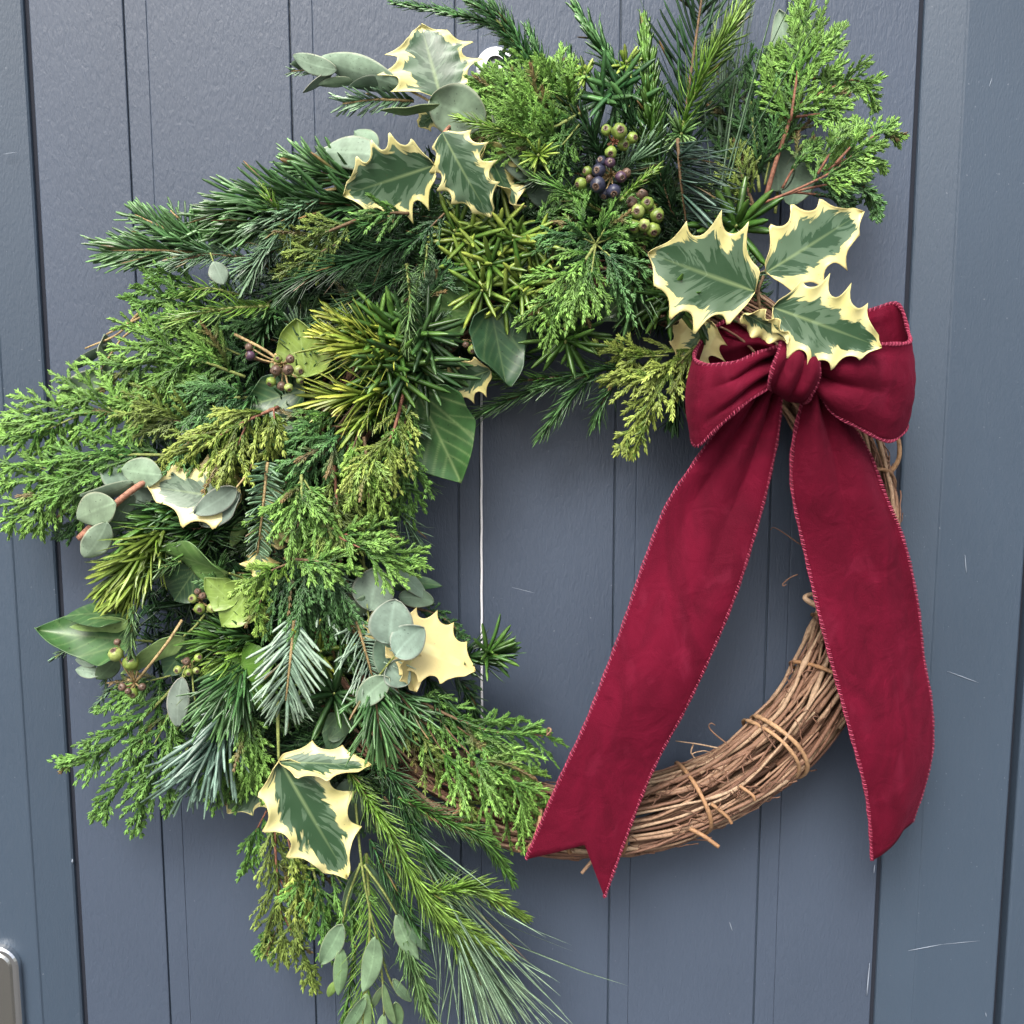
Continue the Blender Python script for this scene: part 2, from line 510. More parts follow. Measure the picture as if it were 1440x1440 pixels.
# ------------------------------------------------------------------ vine ring
RC = P(824, 784, 34)
RR, Rm = .1865, .0228
ring = thing('vine_ring', 'round wreath base of bundled brown vine twigs hanging on the door', 'wreath base', RC)
def ringpt(a, q, r):
    """a: angle round the ring, q: angle round the bundle, r: distance from the bundle's centre"""
    rad = RR + r * np.cos(q)
    return np.stack([RC[0] + rad * np.cos(a), RC[1] - r * np.sin(q), RC[2] + rad * np.sin(a)], -1)
for i in range(245):
    span = R(random.uniform(45, 150))
    a0 = random.uniform(0, 2 * math.pi)
    if i % 5 < 3:
        a0 = R(random.uniform(-95, 40)) - span / 2
    n = int(10 + span * 14)
    a = np.linspace(a0, a0 + span, n)
    q0 = random.uniform(0, 2 * math.pi)
    r0 = Rm * math.sqrt(random.uniform(.05, 1.0))
    if i % 2 == 0:
        r0 = Rm * random.uniform(.80, 1.06)
    q = q0 + random.uniform(-1.1, 1.1) * np.linspace(-.5, .5, n) + .12 * np.sin(a * random.uniform(6, 14) + i)
    r = r0 + .0016 * np.sin(a * random.uniform(5, 11) + i * 2.1)
    pos = ringpt(a, q, r)
    kk = np.cumsum(rng.normal(0, .00030, pos.shape), axis=0)
    pos += (kk - np.linspace(0, 1, n)[:, None] * kk[-1]) * .9 + rng.normal(0, .00018, pos.shape)
    rad = random.uniform(.0008, .0015) * (1 + .10 * np.sin(a * 37 + i))
    rad = rad * np.where(np.arange(n) % random.randint(9, 14) == 4, 1.6, 1.0) * np.linspace(1.15, .75, n)
    V, Q, T = tube(pos, rad, 7)
    mk('vine_twig', V, Q, T, M['twig'], ring)
# fine fibres between the twigs
acc = Acc()
for i in range(170):
    a0 = R(random.uniform(-110, 25)); n = 9
    a = np.linspace(a0, a0 + R(random.uniform(2, 9)), n)
    q = random.uniform(0, math.pi) + np.cumsum(rng.normal(0, .10, n))
    r = Rm * (1.0 + np.cumsum(rng.normal(0.012, .03, n)))
    V, Q, T = tube(ringpt(a, q, r), random.uniform(.0003, .0006), 4)
    acc.add(V, Q, T)
stuff(acc.build('bark_fibre', M['twig'], ring))
# bindings wound round the bundle
def binding(adeg, twist, turns=1.0, rad=.0022, rr=1.1):
    rad *= .8
    n = 36
    q = np.linspace(-.9, -.9 + 2 * math.pi * turns, n)
    a = R(adeg) + R(twist) * np.sin(q * 1.0) * .5 + R(twist) * np.linspace(-.5, .5, n)
    r = Rm * rr * (1 + .05 * np.sin(q * 3 + adeg))
    V, Q, T = tube(ringpt(a, q, r), rad * (1 + .1 * np.sin(q * 9)), 7)
    mk('binding_vine', V, Q, T, M['bind'], ring)
for b_ in ((-15, 6, 1, .0016), (-28, 9, 1, .0018), (-44, 8, 1.1, .0020), (-46.5, 9, 1, .0017), (-66, 5, 1, .0019), (-84, 6, 1, .0018),
           (-92, -5, 1, .0018), (-103, 7, 1, .0020), (-108, -6, 1, .0018), (-121, 10, 1, .0016), (16, 8, 1, .0016)):
    binding(*b_)
# stubs, tendrils and curls of vine
def twigbit(name, pts, r0, r1, mt='twig', par=None):
    pos, _ = curve([P(*p) for p in pts], 8 * len(pts))
    V, Q, T = tube(pos, np.linspace(r0, r1, len(pos)), 6)
    return mk(name, V, Q, T, M[mt], par or ring)
twigbit('twig_stub', [(970, 1165, 62), (990, 1176, 66), (1011, 1191, 68)], .0016, .0014, 'bind')
twigbit('twig_stub', [(838, 1205, 48), (828, 1216, 50), (818, 1228, 50)], .0014, .0012)
twigbit('twig_stub', [(1040, 1105, 58), (1058, 1118, 62), (1062, 1126, 62)], .0013, .001, 'bind')
twigbit('twig_stub', [(1000, 1130, 60), (1022, 1148, 62), (1029, 1158, 62)], .0013, .0012, 'bind')
twigbit('tendril', [(1010, 1052, 50), (985, 1047, 55), (965, 1044, 55), (950, 1042, 52)], .0006, .0003)
twigbit('tendril', [(1025, 1048, 50), (1005, 1032, 52), (997, 1022, 52), (1000, 1017, 54), (1006, 1020, 54)], .0006, .0003)
twigbit('tendril', [(975, 1046, 54), (972, 1058, 54), (978, 1067, 54), (974, 1060, 56), (990, 1056, 56), (1003, 1060, 52)], .0006, .0003)
twigbit('tendril', [(742, 1027, 50), (757, 1034, 50), (768, 1032, 50), (771, 1024, 52), (775, 1027, 54), (769, 1034, 54), (774, 1033, 52)], .0007, .0005)
twigbit('tendril', [(1140, 775, 40), (1120, 762, 40), (1100, 748, 38), (1088, 742, 36), (1083, 745, 36)], .0005, .0003)
twigbit('tendril', [(1122, 808, 36), (1112, 812, 36), (1102, 820, 36), (1101, 824, 38), (1106, 822, 38)], .0005, .0003)
twigbit('loop_of_vine', [(1246, 672, 40), (1262, 650, 44), (1265, 628, 46), (1258, 606, 44), (1246, 596, 40)], .0017, .0014, 'bind')
twigbit('twig_stub', [(1262, 732, 36), (1262, 715, 38), (1261, 697, 40)], .0012, .0009, 'bind')
twigbit('dark_knot', [(1150, 852, 54), (1138, 846, 52), (1132, 840, 50), (1142, 836, 48), (1148, 843, 50)], .0022, .0012)

# ------------------------------------------------------------------ velvet bow
bow = thing('velvet_bow', 'burgundy velvet bow with two long notched tails and pink stitched edges', 'bow', P(1118, 520, 60))
STC0, STC1 = np.array((.15, .008, .03)), np.array((.33, .05, .095))
def stitching(path, parent, step=.0031, amp=.0010, rad=.00042):
    pos = np.asarray(path)
    seg = np.r_[0, np.cumsum(np.linalg.norm(np.diff(pos, axis=0), axis=1))]
    n = max(12, int(seg[-1] / step * 9))
    s = np.linspace(0, seg[-1], n)
    p = np.stack([np.interp(s, seg, pos[:, k]) for k in range(3)], -1)
    tan = nrm(np.gradient(p, axis=0))
    side = nrm(np.cross(tan, np.array([0, -1.0, .1]))); up = np.cross(side, tan)
    acc = Acc()
    ph = s / step * 2 * math.pi + .8 * np.sin(s * 210) + .5 * np.sin(s * 577)
    amp = amp * (1 + .2 * np.sin(s * 333))[:, None]
    amp = amp[:, 0]
    for off, c in ((0, STC0), (math.pi, STC1)):
        q = p + side * (amp * np.cos(ph + off))[:, None] + up * (amp * .75 * np.sin(ph + off))[:, None]
        V, Q, T = tube(q, rad, 5, False)
        acc.add(V, Q, None, c)
    return stuff(acc.build('stitched_edge', M['stitch'], parent))

def ribbon(name, G, edges='both', label=None):
    V, Q = sheet(G, .0011)
    o = mk(name, V, Q, None, M['velvet'], bow)
    if label: o['label'] = label
    if edges in ('both', 'a'): stitching(G[:, 0], o)
    if edges in ('both', 'b'): stitching(G[:, -1], o)
    return o

def rail(pts, n):
    return curve([P(*p) for p in pts], n)[0]

def tail(left, right, bottom, folds, n=90, m=34):
    A, B = rail(left, n), rail(right, n)
    s = np.linspace(0, 1, m)
    G = A[:, None] * (1 - s)[None, :, None] + B[:, None] * s[None, :, None]
    bp = np.array([P(*p[1:]) for p in bottom]); bs = np.array([p[0] for p in bottom])
    bt = np.stack([np.interp(s, bs, bp[:, k]) for k in range(3)], -1)
    tt = np.linspace(0, 1, n)
    wgt = np.clip((tt - .8) / .2, 0, 1) ** 2
    G = G + wgt[:, None, None] * (bt - G[-1])[None]
    G[:, :, 1] -= folds(tt[:, None], s[None])
    return G
def foldA(t, s):
    return (.0075 * np.exp(-t * 4.5) * (2 * np.abs(np.sin(s * 7.5 + .4 + t * 2)) - 1) + .0035 * np.sin(t * 10 + s * 2.5) * np.minimum(1, t * 3)
            + .004 * np.sin(s * math.pi))
def foldB(t, s):
    return (.0080 * np.exp(-t * 4.5) * (2 * np.abs(np.sin(s * 6.5 - .5 + t * 2)) - 1) + .004 * np.sin(t * 9 + 1 - s * 2) * np.minimum(1, t * 3)
            + .006 * np.sin(s * math.pi))
tl = tail([(1068, 535, 84), (1032, 578, 80), (1000, 615, 76), (968, 662, 74), (937, 714, 72), (906, 795, 72), (880, 870, 72), (850, 948, 72), (821, 1020, 72), (786, 1098, 72), (740, 1210, 70)],
          [(1096, 530, 84), (1095, 575, 82), (1091, 625, 80), (1078, 690, 78), (1062, 745, 76), (1034, 830, 76), (999, 917, 76), (962, 1000, 76), (930, 1062, 76), (898, 1135, 76), (850, 1262, 72)],
          [(0, 740, 1210, 70), (.70, 822, 1187, 74), (1, 850, 1262, 72)], foldA)
ribbon('ribbon_tail', tl, label='ribbon tail hanging across the ring to a swallowtail notch')
tr_ = tail([(1134, 545, 86), (1120, 600, 86), (1114, 650, 84), (1118, 700, 82), (1133, 768, 80), (1150, 845, 80), (1166, 915, 80), (1182, 980, 78), (1197, 1040, 76), (1213, 1100, 72), (1222, 1150, 68), (1228, 1212, 62)],
           [(1152, 545, 86), (1188, 580, 80), (1222, 635, 72), (1246, 702, 66), (1266, 752, 62), (1281, 802, 60), (1294, 862, 58), (1302, 930, 56), (1311, 985, 54), (1311, 1045, 50), (1299, 1095, 46), (1279, 1153, 42)],
           [(0, 1228, 1212, 62), (.18, 1236, 1201, 62), (.5, 1252, 1178, 56), (.75, 1264, 1160, 50), (1, 1279, 1153, 42)], foldB)
ribbon('ribbon_tail', tr_, label='ribbon tail with a folded pointed end hanging outside the ring')

def loopband(st, n=70, m=30, puff=0.004, crease=.0075, ph=0.0):
    A = rail([s[0] for s in st], n); B = rail([s[1] for s in st], n)
    s = np.linspace(0, 1, m)
    G = A[:, None] * (1 - s)[None, :, None] + B[:, None] * s[None, :, None]
    du = nrm(np.gradient(G, axis=0)); dv = nrm(np.gradient(G, axis=1))
    N = nrm(np.cross(du, dv))
    t = np.linspace(0, 1, n)
    pinch = np.minimum(1, np.minimum(t, 1 - t) * 4)
    off = puff * np.sin(s * math.pi)[None] * pinch[:, None] + crease * (1.6 * np.abs(np.sin(s * 7 + ph)) - .8)[None] * (np.maximum(0, 1 - np.minimum(t, 1 - t) * 2.5) ** 1.3)[:, None]
    off += .0002 * np.sin(s * 31 + ph)[None] * np.sin(t * 17 + ph)[:, None]
    return G + N * off[..., None] * np.sign(np.mean(N[n * 3 // 4, :, 1]) * -1)
lp = loopband([((1102, 472, 52), (1098, 540, 52)), ((1062, 448, 52), (1056, 555, 48)), ((1020, 452, 52), (1010, 590, 50)), ((990, 476, 60), (982, 606, 58)),
               ((976, 502, 80), (972, 612, 78)), ((992, 513, 97), (982, 627, 92)), ((1032, 510, 106), (1016, 595, 102)), ((1066, 494, 104), (1052, 558, 102)), ((1098, 484, 92), (1084, 534, 92))], ph=1.0)
ribbon('ribbon_loop', lp, label='bow loop under the holly, opening upward')
lp2 = loopband([((1140, 474, 52), (1146, 540, 52)), ((1180, 452, 50), (1180, 560, 46)), ((1225, 436, 48), (1220, 575, 46)), ((1262, 428, 54), (1252, 585, 52)),
                ((1277, 466, 72), (1276, 598, 70)), ((1276, 482, 88), (1250, 620, 86)), ((1232, 484, 102), (1203, 598, 100)), ((1190, 488, 106), (1168, 578, 102)), ((1146, 490, 94), (1142, 550, 94))], puff=.004, ph=2.4)
ribbon('ribbon_loop', lp2, label='bow loop standing out beside the frame moulding')
# knot band wrapped over the middle
n, m = 40, 26
A = rail([(1104, 462, 70), (1100, 474, 98), (1095, 492, 112), (1086, 515, 114), (1080, 540, 108), (1084, 550, 84)], n)
B = rail([(1150, 468, 70), (1152, 480, 98), (1151, 505, 112), (1153, 530, 114), (1140, 560, 106), (1128, 567, 82)], n)
s = np.linspace(0, 1, m)
Gk = A[:, None] * (1 - s)[None, :, None] + B[:, None] * s[None, :, None]
tt = np.linspace(0, 1, n)
Gk[:, :, 1] -= .0015 * np.sin(s * math.pi)[None] + .0028 * (2 * np.abs(np.sin(s[None] * 8 + tt[:, None] * 2.2)) - 1) * (.35 + tt[:, None])
Gk[:, :, 2] -= .002 * (np.sin(s * math.pi) ** 2)[None] * (tt[:, None] ** 3)
ribbon('knot_band', Gk)

# ------------------------------------------------------------------ foliage builders
PAL = {'fir': ((.034, .10, .030), (.14, .28, .095)), 'firdark': ((.016, .048, .018), (.062, .145, .052)),
       'silver': ((.16, .26, .18), (.31, .42, .31)), 'blue': ((.05, .11, .08), (.16, .25, .195)), 'sage': ((.085, .17, .09), (.22, .34, .20)),
       'yew': ((.040, .11, .018), (.15, .29, .055)), 'yewdark': ((.020, .060, .018), (.075, .16, .045)), 'gold': ((.07, .17, .022), (.60, .60, .10)),
       'varieg': ((.050, .135, .020), (.42, .50, .09)), 'lime': ((.10, .22, .028), (.32, .48, .10)), 'limeyew': ((.13, .24, .03), (.42, .52, .11)),
       'cyp': ((.030, .095, .017), (.17, .35, .07)), 'cypdark': ((.016, .055, .020), (.085, .20, .058)), 'teal': ((.026, .088, .028), (.13, .29, .085)),
       'bright': ((.045, .13, .019), (.25, .46, .095)), 'olive': ((.065, .11, .022), (.24, .33, .07)), 'thuja': ((.09, .16, .022), (.38, .47, .10)),
       'pine': ((.17, .29, .17), (.40, .53, .35)), 'rose': ((.08, .18, .055), (.29, .44, .17)), 'brown': ((.15, .11, .05), (.30, .24, .11))}
STEM = {'brown': (.13, .085, .045), 'red': (.21, .095, .06), 'green': (.20, .24, .07), 'pink': (.33, .16, .105), 'tan': (.34, .25, .12)}
GRP = 'greenery tucked into the wreath'

def frames(pts, n, roll):
    pos, tan = curve([P(*p) for p in pts], n)
    view = nrm(CAM - pos)
    N = nrm(view - tan * np.sum(view * tan, -1, keepdims=True))
    N = rot(N, tan, R(roll))
    return pos, tan, N, np.cross(tan, N)

def stem_tube(pts, r0, r1, colname, parent, n=16, name='stem'):
    pos, _ = curve([P(*p) for p in pts], n)
    V, Q, T = tube(pos, np.linspace(r0, r1, n), 6)
    c = np.array(STEM[colname])
    return mk(name, V, Q, T, M['stem'], parent, np.broadcast_to(c, (len(V), 3)))

def gen_needles(acc, pts, L, W, n, mode='flat', ang=58, a_tip=22, incurve=.12, lift=25, tip=.65, pal='fir', templ='blunt', roll=0, s0=0.0, jit=.18, spread=18, vary=.26):
    if templ == 'awl':
        W *= .80; n = int(n * .80)
    pos, tan, N, S = frames(pts, 80, roll)
    s = np.clip(np.linspace(s0, 1, n) + rng.normal(0, .4 / n, n), 0, 1)
    fi = s * 79
    i = np.minimum(fi.astype(int), 78); f = (fi - i)[:, None]
    p = pos[i] * (1 - f) + pos[i + 1] * f
    T, N, S = tan[i], N[i], S[i]
    if mode == 'flat':
        sign = np.where(np.arange(n) % 2 == 0, 1.0, -1.0)
        phi = sign * np.radians(90 - np.abs(rng.normal(lift, spread, n)))
    elif mode == 'up':
        phi = np.radians(rng.normal(0, spread, n))
    else:
        phi = np.arange(n) * 2.39996 + rng.normal(0, .3, n)
        back = np.cos(phi) < -.35
        phi = np.where(back, math.pi - phi, phi)
    rad = S * np.sin(phi)[:, None] + N * np.cos(phi)[:, None]
    a = np.radians(ang + (a_tip - ang) * s ** 2.5 + rng.normal(0, 10, n))[:, None]
    d = nrm(T * np.cos(a) + rad * np.sin(a))
    if mode == 'flat':
        nor = N
        inw = T * np.sin(a) - rad * np.cos(a)
        nor = nrm(N * .8 + inw * .6)
    else:
        nor = T * np.sin(a) - rad * np.cos(a)
    prof = np.minimum(1, .55 + 2.2 * (s - s0)) * (1 + (tip - 1) * s ** 3)
    Ln = L * MM * prof * (1 + rng.normal(0, jit, n))
    c0, c1 = np.array(PAL[pal][0]), np.array(PAL[pal][1])
    v = (1 + rng.normal(0, vary, n)).clip(.45, 1.7)[:, None]
    mixv = (.25 + .75 * s ** 1.5 + rng.normal(0, .12, n)).clip(0, 1)[:, None]
    cb = c0 * v
    ce = (c0 * (1 - mixv) + c1 * mixv) * v
    if pal in ('silver', 'blue'):
        ce = c1 * v
    if pal in ('gold', 'varieg', 'limeyew'):
        mm = rng.uniform(.3, 1.0, n)[:, None] * (.65 + .35 * mixv)
        ce = (c0 * (1 - mm) + c1 * mm) * v
    dead = rng.random(n) < .015
    ce[dead] = (.22, .13, .05)
    blades(acc, p + rad * .0008, d, nor, Ln, W * MM / 2 * (1 + rng.normal(0, .12, n)), incurve + rng.normal(0, .06, n), cb, ce, templ)

def N_(label, pts, L, W, n, name='fir_sprig', cat='sprig', stem='brown', sr=.0012, side=(), **kw):
    """sprig of needles; side: further shoots (pts, L, n)"""
    t = thing(name, label, cat, P(*pts[0]), GRP)
    acc = Acc()
    gen_needles(acc, pts, L, W, n, **kw)
    for sp_ in side:
        k2 = dict(kw); k2.update(sp_[3] if len(sp_) > 3 else {})
        gen_needles(acc, sp_[0], sp_[1], W, sp_[2], **k2)
    stuff(acc.build('needles', M['needle'], t))
    stem_tube(pts, sr, sr * .5, stem, t)
    for sp_ in side:
        stem_tube(sp_[0], sr * .7, sr * .4, stem, t)
    return t

def chain(acc, pos, tan, N, c0, c1, size, open_=24, vary=.16):
    k = len(pos)
    if k < 2: return
    tt = np.linspace(0, 1, k)[:, None]
    col = np.array(c0) * (1 - tt) + np.array(c1) * tt
    S = np.cross(tan, N)
    ps, ds, cs = [], [], []
    for sg in (-1, 1, 0):
        a = R(open_) * sg + rng.normal(0, .1, k)
        off = N * .0 if sg else N * .5
        d = tan * np.cos(a)[:, None] + S * np.sin(a)[:, None] + off * .5 + N * rng.normal(.08, .12, k)[:, None]
        ps.append(pos + tan * (size * .25 * (sg == 0))); ds.append(nrm(d)); cs.append(col * (1 + rng.normal(0, vary, k)).clip(.5, 1.6)[:, None])
    p = np.vstack(ps); d = np.vstack(ds)
    nor = np.vstack([N, N, N]) + rng.normal(0, .15, p.shape)
    c = np.vstack(cs)
    blades(acc, p, d, nor, size * (1 + rng.normal(0, .12, len(p))), size * .235, -.05 + rng.normal(0, .1, len(p)), c * .85, c * 1.12, 'scale', .5)

DOWN = np.array([0, 0, -1.0])
def gen_frond(acc, pts, W, n2, ang=46, roll=0, droop=.12, nod=.1, size=3.6, pal='cyp', dens=.62, shape=0, s0=.08, third=True, inner=0.0, curl=.0):
    pos, tan, N, S = frames(pts, 90, roll)
    c0, c1 = np.array(PAL[pal][0]), np.array(PAL[pal][1])
    sz = size * 1.06e-3
    length = np.sum(np.linalg.norm(np.diff(pos, axis=0), axis=1))
    def along(p0, d0, Tm, Nn, ln, up_c, dr):
        k = max(3, int(ln / (sz * .46)))
        l = np.linspace(0, 1, k)[:, None]
        q = p0 + d0 * ln * l + Tm * up_c * ln * l * l + (DOWN * dr + Nn * (-nod)) * ln * l * l
        tg = nrm(np.gradient(q, axis=0))
        nn = nrm(Nn - tg * np.sum(Nn * tg, -1, keepdims=True))
        return q, tg, nn
    k = max(4, int(length / (sz * .46)))
    ii = np.linspace(0, 89, k).astype(int)
    h = k // 3
    chain(acc, pos[ii][h:], tan[ii][h:], N[ii][h:], c0, c1, sz * 1.1)
    for j in range(n2):
        s = s0 + (1 - s0) * (j + .5) / n2 * .97
        i = int(s * 89)
        sg = 1 if j % 2 else -1
        if shape == 0: pf = math.sin(math.pi * (.16 + .80 * s)) ** .8
        elif shape == 1: pf = 1.05 - .9 * s
        else: pf = .45 + .55 * math.sin(math.pi * s)
        if random.random() < .08 and .2 < s < .85: continue
        ln = W * MM * pf * random.uniform(.62, 1.22)
        a = R(ang + (26 - ang) * s ** 3 + random.gauss(0, 10))
        tw = R(random.gauss(8, 26))
        side = S[i] * math.cos(tw) + N[i] * math.sin(tw)
        d0 = tan[i] * math.cos(a) + sg * side * math.sin(a)
        br = random.uniform(0, .3) + inner
        ca = c0 * random.uniform(.6, 1.25); cb = (c0 * .2 + c1 * .8) * random.uniform(.65, 1.25)
        if random.random() < .05: cb = np.array((.20, .14, .06))
        q, tg, nn = along(pos[i], d0, tan[i], rot(N[i], tan[i], R(random.gauss(0, 22))), ln, .22 + curl + random.gauss(0, .12), droop + random.gauss(0, .12))
        chain(acc, q, tg, nn, ca, cb, sz)
        if not third: continue
        s2 = np.cross(tg, nn)
        m = max(2, int(ln / (sz * .95) * dens * .86))
        for r in range(m):
            u = .10 + .82 * (r + .5) / m
            x = min(int(u * (len(q) - 1)), len(q) - 1)
            l3 = ln * (.40 * (1 - u) ** .8 + .09) * random.uniform(.8, 1.2)
            a3 = R(random.gauss(38, 9))
            g3 = 1 if r % 2 else -1
            d3 = tg[x] * math.cos(a3) + g3 * s2[x] * math.sin(a3)
            q3, t3, n3 = along(q[x], d3, tg[x], nn[x], l3, .2, droop * .7)
            e0 = ca * (1 - u) + cb * u
            chain(acc, q3, t3, n3, e0, (e0 * .25 + c1 * .75) * random.uniform(.8, 1.2), sz * .95)

def C_(label, pts, W, n2, name='cypress_spray', cat='spray', stem='brown', sr=.0012, side=(), **kw):
    t = thing(name, label, cat, P(*pts[0]), GRP)
    acc = Acc()
    gen_frond(acc, pts, W, n2, **kw)
    for sp_ in side:
        k2 = dict(kw); k2.update(sp_[3] if len(sp_) > 3 else {})
        gen_frond(acc, sp_[0], sp_[1], sp_[2], **k2)
    stuff(acc.build('scale_leaves', M['scale'], t))
    stem_tube(pts, sr, sr * .4, stem, t)
    for sp_ in side:
        stem_tube(sp_[0], sr * .55, sr * .25, stem, t)
    return t

# rosettes of narrow leaves
def rosette(acc, c, rad, n, W, pal, tilt=(0, 0), cone=70, templ='strap', incurve=-.12):
    p0 = P(*c)
    ax = nrm(nrm(CAM - p0) + rgt * tilt[0] + np.array([0, 0, 1.0]) * tilt[1])
    e1 = nrm(np.cross(ax, np.array([.2, .1, 1.0]))); e2 = np.cross(ax, e1)
    k = np.arange(n)
    ph = k * 2.39996 + rng.normal(0, .25, n)
    a = np.radians(cone * np.sqrt((k + 1.5) / n) + rng.normal(0, 7, n))[:, None]
    rd = e1 * np.cos(ph)[:, None] + e2 * np.sin(ph)[:, None]
    d = nrm(ax * np.cos(a) + rd * np.sin(a))
    nor = ax * np.sin(a) - rd * np.cos(a)
    d = nrm(d + rng.normal(0, .10, d.shape))
    pc0, pc1 = np.array(PAL[pal][0]), np.array(PAL[pal][1])
    v = (1 + rng.normal(0, .2, n)).clip(.5, 1.6)[:, None]
    L = rad * MM / .86 * (.62 + .45 * np.sqrt((k + 1) / n)) * (1 + rng.normal(0, .1, n))
    blades(acc, p0 - ax * .006 * rng.random(n)[:, None] + rd * .001, d, nor, L, W * MM / 2, incurve + rng.normal(0, .05, n), pc0 * v, (pc0 + (pc1 - pc0) * rng.uniform(0, 1, n)[:, None]) * v, templ, .35)
    return p0, ax

def Y_(label, ros, name='yew_tuft', pal='yew', W=7, n=22, stem='green', **kw):
    t = thing(name, label, 'tuft', P(*ros[0][:3]), GRP)
    acc, st = Acc(), Acc()
    for r in ros:
        k2 = dict(kw)
        tl_ = (r[4], r[5]) if len(r) > 5 else (0, 0)
        p0, ax = rosette(acc, r[:3], r[3], n, W, r[6] if len(r) > 6 else pal, tl_, **k2)
        V, Q, T = tube([p0 - ax * .03, p0 - ax * .015, p0 + ax * .002], [.0012, .001, .0008], 6)
        mk('stem', V, Q, T, M['stem'], t, np.broadcast_to(np.array(STEM[stem]), (len(V), 3)))
    stuff(acc.build('narrow_leaves', M['needle'], t))
    return t

# broad leaves
def leafgrid(b, tp, width, outline, n, m, roll=0, cup=0.0, sag=0.0, wave=0.0, wavef=0, twist=0, bendside=0.0, curl=0.0):
    B, E = P(*b), P(*tp)
    A = E - B
    ln = np.linalg.norm(A)
    ax = A / ln
    view = nrm(CAM - (B + E) / 2)
    N = nrm(view - ax * np.dot(view, ax))
    u = np.linspace(0, 1, n); v = np.linspace(-1, 1, 2 * m + 1)
    U, Vv = np.meshgrid(u, v, indexing='ij')
    Wd = width * MM / 2 * outline(U, Vv)
    ra = R(roll) + R(twist) * (U - .5)
    S0 = np.cross(ax, N)
    S = S0 * np.cos(ra)[..., None] + N * np.sin(ra)[..., None]
    NN = N * np.cos(ra)[..., None] - S0 * np.sin(ra)[..., None]
    h = cup * width * MM / 2 * np.abs(Vv) ** 1.7 + sag * ln * 4 * U * (1 - U) - curl * ln * U ** 3
    if wave:
        h = h + wave * width * MM / 2 * np.abs(Vv) ** 2 * np.sin(U * math.pi * 2 * wavef + (Vv > 0) * 1.1)
    G = B + A * U[..., None] + S * (Vv * Wd)[..., None] + NN * h[..., None] + S0 * (bendside * ln * 4 * U * (1 - U))[..., None]
    return G, U, Vv

def o_holly(ns, depth=.38, belly=.42, seed=0.0):
    def f(U, V):
        base = np.sin(math.pi * np.clip(U, 0, 1) ** .78) ** .72
        tb = np.sin(math.pi * .80 ** .78) ** .72
        base = np.where(U > .80, tb * np.clip((1 - U) / .20, 0, 1) ** .92, base)
        sh = np.where(V > 0, .35 + seed, seed)
        k = np.mod(U * ns + sh, 1)
        s = k ** .95
        lobe = 1 + .16 * np.sin(np.floor(U * ns + sh) * 2.3 + seed * 9 + (V > 0) * 1.7)
        sc = 1 - depth * lobe * (1 - np.abs(2 * s - 1) ** 2.5)
        edge = np.clip((np.abs(V) - .30) / .70, 0, 1)
        return base * (1 - edge + edge * sc * 1.22) + .012
    return f
def o_oval(p=.5, k=.9):
    def f(U, V):
        return np.sin(math.pi * np.clip(U, 0, 1) ** k) ** p + .01
    return f
def o_ivy(U, V):
    a = np.clip(U, 0, 1)
    w = 1.0 * np.exp(-((a - .28) / .26) ** 2) + .62 * np.exp(-((a - .62) / .24) ** 2) + .10 * np.sin(a * 9) * (1 - a)
    w = w * np.clip(a / .06, 0, 1) ** .5 * np.clip((1 - a) / .22, 0, 1) ** .75
    return w + .01
def smooth_interp(a, xs, ys):
    w = sum(np.interp(np.clip(a + o, 0, 1), xs, ys) for o in (-.03, -.015, 0, .015, .03)) / 5
    return w * np.clip(a / .02, 0, 1) ** .5 * np.clip((1 - a) / .03, 0, 1)
def o_ivypoint(U, V):
    return smooth_interp(U, [0, .05, .20, .36, .52, .74, .88, 1], [.1, .70, .98, .92, .98, .62, .30, 0]) * (1 + .06 * V) + .008
def o_ivyoval(U, V):
    return smooth_interp(U, [0, .06, .24, .40, .60, .78, .9, 1], [.1, .62, 1.0, .86, .80, .50, .25, 0]) * (1 + .08 * np.sin(U * 11 + V * 2)) + .008
